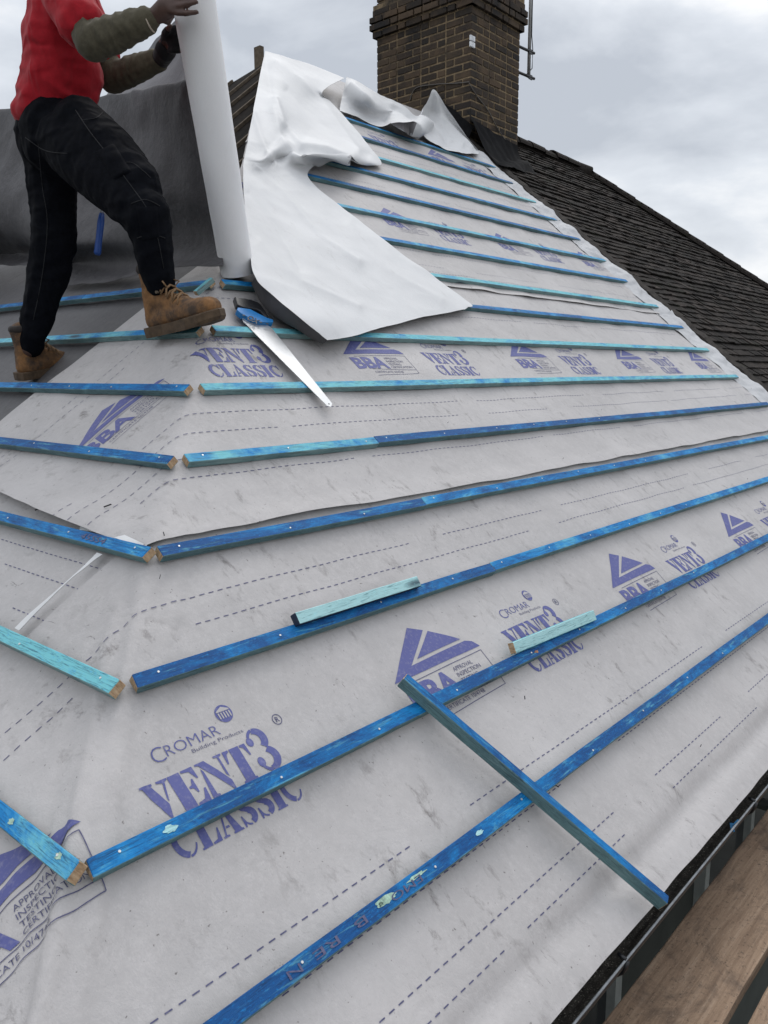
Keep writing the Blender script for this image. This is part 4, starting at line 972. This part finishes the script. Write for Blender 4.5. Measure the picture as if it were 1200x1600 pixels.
# ------------------------------------------------------------------ the roofer
def organic(name, chains, mats, parent=None, voxel=.012, smooth=6, disp=None):
    """one continuous skin grown over chains of (point, radius[, (axis, squash)])"""
    bm = bmesh.new()
    for chn in chains:
        for i in range(len(chn) - 1):
            (p0, r0), (p1, r1) = chn[i][:2], chn[i + 1][:2]; sq = chn[i][2] if len(chn[i]) > 2 else None; sq1 = chn[i + 1][2] if len(chn[i + 1]) > 2 else sq
            p0, p1 = Vector(p0), Vector(p1); k = max(2, int((p1 - p0).length / (min(r0, r1) * .35)) + 1)
            for j in range(k + 1):
                t = j / k; c = p0.lerp(p1, t); r = r0 + (r1 - r0) * t
                mt = Matrix.Translation(c)
                if sq: ax_ = Vector(sq[0]).normalized(); mt = mt @ Matrix.Scale(sq[1] + ((sq1[1] if sq1 else sq[1]) - sq[1]) * t, 4, ax_)
                bmesh.ops.create_icosphere(bm, subdivisions=2, radius=r, matrix=mt)
    me = bpy.data.meshes.new(name); bm.to_mesh(me); bm.free()
    tmp = bpy.data.objects.new(name, me); COL.objects.link(tmp)
    md = tmp.modifiers.new('r', 'REMESH'); md.mode = 'VOXEL'; md.voxel_size = voxel; md.use_smooth_shade = True
    ms = tmp.modifiers.new('s', 'SMOOTH'); ms.iterations = smooth; ms.factor = .5
    dg = bpy.context.evaluated_depsgraph_get(); out = bpy.data.meshes.new_from_object(tmp.evaluated_get(dg))
    bpy.data.objects.remove(tmp); bpy.data.meshes.remove(me); out.name = name
    out.materials.clear()
    if disp:
        nv = len(out.vertices); co = np.empty(nv * 3); no = np.empty(nv * 3)
        out.vertices.foreach_get('co', co); out.vertices.foreach_get('normal', no); co = co.reshape(-1, 3); no = no.reshape(-1, 3)
        dv_ = np.array([disp(Vector(c)) for c in co]); out.vertices.foreach_set('co', (co + no * dv_[:, None]).ravel()); out.update()
    return link(name, out, mats, parent, True)
def ridge(v): return 1 - abs(mnoise.noise(v)) * 2.4
def near_seg(p, a, b):
    d_ = b - a; t = max(0, min(1, (p - a).dot(d_) / d_.length_squared)); return t, (p - a - d_ * t).length
def cloth(name, c, var=.25, sc=60, rough=.9, fuzz=.3, fold=.45):
    k = NT(name); f = k.noise(sc, 4, .65); b_ = k.noise(5, 4, .6)
    cc = k.ramp(f, [(.3, tuple(x * (1 - var) for x in c)), (.7, tuple(x * (1 + var) for x in c))])
    cc = k.mix(cc, tuple(x * 1.5 + .0012 for x in c), k.ramp(b_, [(.5, 0), (.75, .5)])); k.color(cc); k.set(Roughness=rough, Specular_IOR_Level=.2 if fuzz else .06)
    k.b.inputs['Sheen Weight'].default_value = fuzz * .3; k.bump(f, .3, .002)
    for scl, st, dd in ((7, (1, 1, 1.9), .030), (15, (1.3, 1.3, .6), .014)):
        mp = k.n('ShaderNodeMapping'); mp.inputs['Scale'].default_value = st; mp.inputs['Rotation'].default_value = (.5, .3, .2); k.l(k.tc.outputs['Object'], mp.inputs[0])
        x = k.n('ShaderNodeTexNoise', noise_type='RIDGED_MULTIFRACTAL'); x.inputs['Scale'].default_value = scl; x.inputs['Detail'].default_value = 2; x.inputs['Distortion'].default_value = .5; k.l(mp.outputs[0], x.inputs['Vector'])
        k.bump(x.outputs['Fac'], fold, dd)
    return k.m
M_SKIN = simple('brown_skin', (.072, .037, .028), .5, 0, .2, 30)
M_RED = cloth('red_cotton', (.34, .011, .020), .12, fold=.75)
M_TROUSER = cloth('black_work_cloth', (.0036, .0042, .0064), .35, fuzz=0, fold=.55, rough=.8)
M_OLIVE = cloth('olive_knit', (.085, .076, .052), .2)
M_GLOVE = cloth('black_glove', (.010, .009, .010), .2)
def mat_boot():
    k = NT('tan_nubuck'); a = k.noise(9, 6, .7); b_ = k.noise(60, 5, .7)
    c = k.ramp(b_, [(.3, (.17, .080, .028)), (.7, (.27, .135, .050))]); c = k.mix(c, (.040, .030, .024), k.ramp(a, [(.43, 0), (.62, .88)])); k.color(c); k.set(Roughness=.85); k.bump(b_, .3, .003); return k.m
M_BOOT = mat_boot()
M_SOLE = simple('boot_sole', (.085, .055, .032), .85, 0, .4, 30, .4)
M_COLLAR = simple('boot_collar', (.022, .016, .013), .8, 0, .3)
M_HAIR = simple('black_hair', (.008, .007, .007), .8, 0, .3, 80, .6)
M_EYE = simple('eye_white', (.6, .58, .55), .3)

man = tag(empty('person', at(150, 520, 3.25)), 'person in red t-shirt and dark work trousers bracing the upright white roll', 'person')
FW = Vector((.62, -.78, 0)).normalized(); RT = Vector((FW.y, -FW.x, 0)); UP = Vector((0, 0, 1))
PEL = at(93, 205, 3.33)
hipR = at(108, 222, 3.24); hipL = at(78, 218, 3.42)
kneeR = at(230, 340, 3.00); kneeL = at(86, 385, 3.46)
ankR = at(256, 462, 3.10); ankL = at(46, 545, 3.53)
CH = at(96, 62, 3.27); SHR = at(100, -8, 3.06); SHL = at(118, -2, 3.42); NECK = at(108, -48, 3.25); HEAD = at(122, -112, 3.22)
elbR = at(146, 66, 2.99); wriR = at(236, 30, 2.95)
elbL = at(176, 122, 3.46); wriL = at(252, 92, 3.36)
gripR = at(264, 12, 2.94); gripL = at(265, 66, 3.20)
SQT = (RT, 1.22)                                                  # the trunk is wider than it is deep
hd = FW
body_ch = [[(PEL + UP * .02, .115, SQT), (PEL.lerp(CH, .55), .105, SQT), (CH, .120, SQT), (CH.lerp(NECK, .6), .09, (RT, 1.5)), (NECK, .055, (RT, 1.0))],
           [(NECK, .055), (HEAD - UP * .03, .052)],
           [(HEAD - UP * .03 + hd * .012, .074, (RT, .92)), (HEAD + UP * .045 - hd * .012, .090, (RT, .86))], [(HEAD - UP * .085 + hd * .055, .034), (HEAD - UP * .03 + hd * .055, .045)],
           [(HEAD + hd * .083 + UP * .015, .010), (HEAD + hd * .100 - UP * .018, .015)],
           [(HEAD - hd * .0 + RT * .074 + UP * .015, .018, (RT, .4)), (HEAD + RT * .078 - UP * .02, .013, (RT, .4))], [(HEAD - RT * .074 + UP * .015, .018, (RT, .4)), (HEAD - RT * .078 - UP * .02, .013, (RT, .4))],
           [(HEAD + hd * .075 + RT * .02 - UP * .055, .010), (HEAD + hd * .075 - RT * .02 - UP * .055, .010)],
           [(CH.lerp(NECK, .5), .07), (SHR, .062), (elbR, .045), (elbR.lerp(wriR, .4), .043), (wriR, .029)],
           [(CH.lerp(NECK, .5), .07), (SHL, .062), (elbL, .045), (elbL.lerp(wriL, .4), .043), (wriL, .029)],
           [(PEL, .10), (hipR, .088), (kneeR, .055), (kneeR.lerp(ankR, .35), .054), (ankR, .038)], [(PEL, .10), (hipL, .088), (kneeL, .055), (kneeL.lerp(ankL, .35), .054), (ankL, .038)]]
# hands: palm, four fingers of unequal length and a thumb closing round the roll
def hand(wr, palm, tips, thumb, pn):
    out = [[(wr, .028, (pn, .8)), (wr.lerp(palm, .55), .033, (pn, .7)), (palm, .038, (pn, .62))]]
    for (k1, k2, tp) in tips: out.append([(palm.lerp(k1, .2), .0145), (k1, .0114), (k2, .0102), (tp, .0089)])
    out.append([(wr.lerp(palm, .45), .016), (thumb[0], .013), (thumb[1], .0098)])
    return out
dR = 2.905
body_ch += hand(wriR, at(258, 14, 2.925), [(at(276, -12, 2.905), at(288, -18, 2.90), at(297, -17, 2.90)), (at(279, -2, 2.90), at(293, -6, 2.893), at(304, -7, 2.895)), (at(280, 9, 2.90), at(295, 6, 2.893), at(307, 3, 2.90)), (at(277, 20, 2.91), at(292, 21, 2.90), at(308, 19, 2.905))],
                (at(262, 34, 2.97), at(270, 24, 3.06)), (at(258, 14, 2.8) - at(258, 14, 2.9)).normalized())
body_ch += hand(wriL, at(262, 70, 3.25), [(at(268, 46, 3.16), at(280, 42, 3.15), at(292, 43, 3.14)), (at(270, 56, 3.17), at(283, 54, 3.16), at(296, 55, 3.15)), (at(271, 67, 3.18), at(284, 66, 3.17), at(297, 67, 3.16)), (at(270, 78, 3.19), at(282, 79, 3.18), at(292, 80, 3.17))],
                (at(258, 52, 3.16), at(266, 40, 3.10)), (at(262, 70, 3.1) - at(262, 70, 3.2)).normalized())
bodyo = organic('body', body_ch, [M_SKIN], man, .0055, 4)
for s_ in (-1, 1):
    q = MB(); bm_ = bmesh.new(); bmesh.ops.create_icosphere(bm_, subdivisions=2, radius=.012, matrix=Matrix.Translation(HEAD + hd * .076 + RT * .031 * s_ + UP * .012))
    me_ = bpy.data.meshes.new('eye'); bm_.to_mesh(me_); bm_.free(); link('eye', me_, [M_EYE], man, True)
organic('hair', [[(HEAD + UP * .050 - hd * .020, .096, (RT, .90)), (HEAD + UP * .01 - hd * .045, .080, (RT, .95))]], [M_HAIR], man, .009, 3, lambda c: .004 * mnoise.noise(c * 90))
# red t-shirt
def d_shirt(c):
    t, d_ = near_seg(c, PEL, CH); low = max(0, 1 - t * 1.3)
    a_ = c.dot(UP); b_ = c.dot(FW); e_ = c.dot(RT)
    cuff = 1 - .75 * math.exp(-min((c - SHR.lerp(elbR, .6)).length, (c - SHL.lerp(elbL, .7)).length) ** 2 / .012)
    return cuff * .013 * ridge(Vector((a_ * 13 + b_ * 6, b_ * 2.5, e_ * 2.5))) * (.25 + low) + .009 * ridge(Vector((a_ * 5 - b_ * 8, b_ * 3 + 5, e_ * 5))) * .6 - .006 + .004 * mnoise.noise(c * 22)
waist = at(93, 158, 3.33)
organic('t_shirt', [[(at(86, 168, 3.34), .152, (RT, 1.17)), (waist, .146, (RT, 1.17)), (PEL.lerp(CH, .6), .146, (RT, 1.18)), (CH, .150, (RT, 1.20)), (CH.lerp(NECK, .55), .118, (RT, 1.5)), (NECK - UP * .02, .070, (RT, 1.2))],
                    [(at(52, 176, 3.34), .075, (RT, 1.5)), (at(76, 125, 3.33), .10, (RT, 1.4))], [(at(132, 158, 3.31), .055, (RT, 1.4)), (at(128, 110, 3.29), .085, (RT, 1.4))],
                    [(SHR + UP * .0, .094), (SHR.lerp(elbR, .35), .090), (SHR.lerp(elbR, .60), .096)], [(SHL, .094), (SHL.lerp(elbL, .35), .090), (SHL.lerp(elbL, .70), .092)]], [M_RED], man, .010, 5, d_shirt)
# olive undershirt sleeves, ruched along the forearm
def d_sleeve(a_, b_, amp):
    ax_ = (b_ - a_).normalized()
    def f(c):
        t = (c - a_).dot(ax_); return amp * (1 if t > 0 else .15) * (math.sin(t * 150 + 6 * mnoise.noise(c * 11)) * .38 + 1.1 * ridge(Vector((t * 34, c.x * 9 + c.y * 6, c.z * 9))) - .3)
    return f
organic('sleeve', [[(SHR.lerp(elbR, .45), .070), (SHR.lerp(elbR, .85), .066), (elbR, .069), (elbR.lerp(wriR, .3), .066), (elbR.lerp(wriR, .7), .056), (elbR.lerp(wriR, .93), .046)]], [M_OLIVE], man, .006, 4, d_sleeve(elbR, wriR, .0042))
organic('sleeve', [[(SHL.lerp(elbL, .5), .066), (elbL, .064), (elbL.lerp(wriL, .4), .060), (elbL.lerp(wriL, .95), .044)]], [M_OLIVE], man, .006, 4, d_sleeve(elbL, wriL, .0030))
wb = MB(); cw = elbR.lerp(wriR, .97); dw = (wriR - elbR).normalized(); sa_ = dw.cross(UP).normalized(); sb_ = sa_.cross(dw)
wb.tube([cw + (sa_ * math.cos(k * .3142) + sb_ * math.sin(k * .3142)) * .040 for k in range(21)], .0035, 6); wb.build('pale_wristband', simple('wristband', (.50, .42, .34), .6), man, True)
organic('glove', [[(elbL.lerp(wriL, .93), .043), (wriL, .038), (at(259, 78, 3.27), .044, ((at(262, 70, 3.1) - at(262, 70, 3.2)).normalized(), .7))]] + [[(a_, .0135), (b_, .0125), (c_, .011)] for a_, b_, c_ in ((at(264, 48, 3.17), at(268, 45, 3.155), at(280, 42, 3.15)), (at(266, 58, 3.18), at(271, 56, 3.165), at(283, 54, 3.16)), (at(266, 68, 3.19), at(272, 67, 3.175), at(284, 66, 3.17)), (at(266, 79, 3.20), at(272, 79, 3.185), at(282, 79, 3.18)))] + [[(at(257, 62, 3.22), .018), (at(258, 52, 3.16), .0155), (at(262, 46, 3.13), .014)]], [M_GLOVE], man, .006, 4)
# trousers
def d_tr(c):
    h = 0.0
    for (a_, b_, k_) in ((hipR, kneeR, kneeR), (kneeR, ankR, kneeR), (hipL, kneeL, kneeL), (kneeL, ankL, ankL)):
        t, d_ = near_seg(c, a_, b_)
        if d_ < .16:
            dk_ = (c - k_).length; w_ = .35 + 1.2 * math.exp(-(dk_ / .14) ** 2); ax_ = (b_ - a_).normalized(); al = (c - a_).dot(ax_)
            h += w_ * .016 * ridge(Vector((al * 15 + c.x * 7, c.y * 5, c.z * 3))) * .5 - .003
    return h * .8 + .007 * ridge(Vector((c.x * 6, c.y * 6 + c.z * 4, c.z * 3))) - .003
hemR = kneeR.lerp(ankR, .70); hemL = kneeL.lerp(ankL, .86)
tro = organic('work_trousers', [[(at(94, 182, 3.34), .138, (RT, 1.12)), (PEL + UP * .0, .150, (RT, 1.16)), (at(92, 232, 3.33), .138, (RT, 1.12))],
                          [(at(58, 206, 3.36), .095), (at(66, 232, 3.38), .10)],
                          [(at(125, 198, 3.22), .115), (at(168, 242, 3.14), .118), (at(212, 292, 3.05), .100)],
                          [(hipR, .128), (hipR.lerp(kneeR, .35), .122), (hipR.lerp(kneeR, .7), .106), (kneeR, .088), (kneeR.lerp(ankR, .3), .080), (hemR, .070), (kneeR.lerp(ankR, .82), .064)],
                          [(hipL, .122), (hipL.lerp(kneeL, .4), .112), (hipL.lerp(kneeL, .75), .102), (kneeL, .095), (kneeL.lerp(ankL, .3), .088), (kneeL.lerp(ankL, .6), .072), (hemL, .062), (kneeL.lerp(ankL, .93), .066)]], [M_TROUSER], man, .008, 4, d_tr)
q = MB(); pc0, pc1 = at(157, 229, 3.085), at(174, 222, 3.075)
for k in range(6): q.box(pc0.lerp(pc1, (k + .5) / 6), (pc1 - pc0) / 8.5, _F * .02, _U * (.012 + .004 * (k % 2)))
q.build('pocket_label', simple('white_label', (.62, .62, .60), .7), man)
from mathutils.bvhtree import BVHTree
tb = BVHTree.FromPolygons([v.co for v in tro.data.vertices], [tuple(p.vertices) for p in tro.data.polygons])
def on_cloth(u, v, off=.0015):
    d_ = ray(u, v).normalized(); hit = tb.ray_cast(CAM, d_)
    return hit[0] - d_ * off if hit[0] else None
M_SEAM = simple('seam_thread', (.0055, .006, .008), .8)
for pts in (((118, 172), (140, 205), (172, 246), (206, 292), (232, 330), (246, 370), (256, 420)), ((128, 188), (150, 184), (160, 176)), ((176, 262), (205, 254), (236, 278)), ((205, 318), (228, 312), (250, 322)), ((214, 372), (236, 366), (258, 372)), ((60, 225), (66, 290), (74, 350), (66, 430), (52, 500)), ((40, 215), (70, 235), (105, 240))):
    pp = [on_cloth(*x, .001) for x in [tuple(y) for y in cat_rom([(a_, b_, 0) for a_, b_ in pts], 26)] for x in [x[:2]]]
    pp = [p_ for p_ in pp if p_ is not None]
    if len(pp) > 3: q = MB(); q.tube(pp, .0016, 6); q.build('seam', M_SEAM, tro, True)
def patch(name, quad, n, off, mat):
    g_ = []
    for i in range(n + 1):
        for j in range(n + 1):
            a_, b_ = i / n, j / n; uv = [(1 - a_) * ((1 - b_) * quad[0][k] + b_ * quad[1][k]) + a_ * ((1 - b_) * quad[3][k] + b_ * quad[2][k]) for k in (0, 1)]
            e_ = min(a_, 1 - a_, b_, 1 - b_); g_.append(on_cloth(*uv, off * (1 if e_ > .02 else .0)))
    if any(p_ is None for p_ in g_): return
    mesh(name, g_, [(i * (n + 1) + j, i * (n + 1) + j + 1, (i + 1) * (n + 1) + j + 1, (i + 1) * (n + 1) + j) for i in range(n) for j in range(n)], [mat], tro, True)
patch('thigh_pocket', ((150, 236), (178, 224), (206, 268), (178, 282)), 14, .010, M_TROUSER)
patch('knee_panel', ((212, 322), (246, 322), (250, 372), (222, 378)), 14, .006, M_TROUSER)
def boot(sole_c, fwd, up, Lb, label, top):
    """work boot: sole, upper, padded collar, tongue, eyelets and laces; sole_c lies under the heel"""
    fwd = fwd.normalized(); up = (up - fwd * up.dot(fwd)).normalized(); sd_ = fwd.cross(up)
    W_ = lambda x, y, z: sole_c + fwd * (x * Lb) + sd_ * (y * Lb) + up * (z * Lb)
    outl = [(-.14, 0), (-.12, .10), (-.02, .125), (.15, .105), (.35, .115), (.55, .155), (.72, .150), (.82, .10), (.865, 0)]
    outl = outl + [(x, -y) for x, y in outl[-2:0:-1]]
    s_ = MB(); n_ = len(outl)
    def lug(x): return .02 if .22 < x < .34 else 0.0
    lay = []
    for (z, k_) in ((0, .97), (.03, 1.0), (.085, 1.0), (.095, .985)):
        lay.append([W_(x * k_, y * k_, max(z, lug(x)) + (max(0, x - .5) ** 2) * .22) for x, y in outl])
    s_.add([p for l_ in lay for p in l_], [tuple(range(n_ - 1, -1, -1)), tuple(3 * n_ + i for i in range(n_))] + [(l_ * n_ + i, l_ * n_ + (i + 1) % n_, (l_ + 1) * n_ + (i + 1) % n_, (l_ + 1) * n_ + i) for l_ in range(3) for i in range(n_)])
    bo_ = s_.build('boot', M_SOLE, man); bo_['label'] = label
    q_ = lambda x, z, r, sqz: (W_(x, 0, z), r * Lb, (sd_, sqz))
    organic('boot_upper', [[q_(-.005, .15, .115, 1.0), q_(.02, .30, .120, .90), q_(top * .5 + .02, .44, .122, .92), q_(top, .56, .128, .95)],
                           [q_(.02, .14, .115, 1.05), q_(.22, .16, .118, .95), q_(.42, .155, .112, 1.1), q_(.60, .145, .105, 1.32), q_(.745, .145, .098, 1.25)],
                           [q_(.06, .34, .12, .9), (W_(.26, 0, .25), .105 * Lb, (sd_, .85)), q_(.46, .185, .10, 1.0)]], [M_BOOT], bo_, .0065, 5, lambda c: .0022 * mnoise.noise(c * 38) + .0015 * mnoise.noise(c * 90))
    organic('padded_collar', [[(W_(top + .085 * math.cos(k * .6283), .085 * math.sin(k * .6283), .60), .052 * Lb) for k in range(11)]], [M_COLLAR], bo_, .006, 4)
    organic('tongue', [[(W_(.16, 0, .40), .075 * Lb, (fwd, .42)), (W_(top + .145, 0, .60), .082 * Lb, (fwd, .32)), (W_(top + .165, 0, .69), .078 * Lb, (fwd, .28))]], [M_BOOT], bo_, .006, 3)
    lc = MB()
    for k in range(5):
        x = .20 + .065 * k; z = .415 - .047 * k
        lc.tube([W_(x - .02, -.085, z - .02), W_(x + .01, -.05, z + .035), W_(x + .03, 0, z + .042), W_(x + .035, .05, z + .02), W_(x + .05, .085, z - .045)], .0040, 6)
        lc.tube([W_(x - .02, .085, z - .02), W_(x + .01, .05, z + .035), W_(x + .03, 0, z + .046), W_(x + .035, -.05, z + .02), W_(x + .05, -.085, z - .045)], .0040, 6)
    for s2 in (-1, 1): lc.tube([W_(.22, 0, .43), W_(.26, .05 * s2, .47), W_(.33, .085 * s2, .43), W_(.30, .04 * s2, .39), W_(.25, 0, .42)], .0035, 6)
    lc.build('lace', simple('lace_brown', (.20, .12, .06), .8), bo_, True)
    for s2 in (-1, 1):
        for k in range(4):
            e_ = MB(); c = W_(top + .10 + .012 * k, .108 * s2 - .003 * s2 * k, .60 - .075 * k); e_.tube([c - sd_ * s2 * .012, c + sd_ * s2 * .006], .0055, 8); e_.build('eyelet', M_LATH, bo_)
    return bo_
boot(ph(254, 524, .030), Vector((.04, -1, .10)), Vector((-.20, .0, 1)), .42, 'tan front boot on the batten by the hip', .085)
boot(ph(44, 592, .012), _F * .80 + _R * .52 + UP * .30, Vector((-.30, -.1, 1)), .36, 'rear boot on the dark membrane', .02)

# hammer hanging from his belt
hm = tag(empty('hammer', at(152, 398, 3.42)), 'blue-handled hammer hanging head-up from the belt between his legs', 'hammer')
h0, h1, h2 = at(152, 398, 3.42), at(159, 334, 3.42), at(168, 262, 3.42)
q = MB(); q.tube([h0, h0.lerp(h1, .05), h0.lerp(h1, .4), h0.lerp(h1, .8), h1], [.011, .0150, .0135, .0145, .011], 14); q.build('rubber_grip', simple('blue_rubber', (.010, .060, .27), .5), hm, True)
q = MB(); q.tube([h1, h2], .0075, 12); q.build('steel_shaft', M_STEEL, hm, True)
hx = (h2 - h1).normalized(); hs = hx.cross(_F).normalized()
q = MB(); q.tube([h2 + hs * .055, h2 + hs * .05, h2 + hs * .025, h2, h2 - hs * .03, h2 - hs * .07 - hx * .02], [.015, .016, .011, .013, .009, .004], 12); q.build('hammer_head', M_STEEL, hm, True)
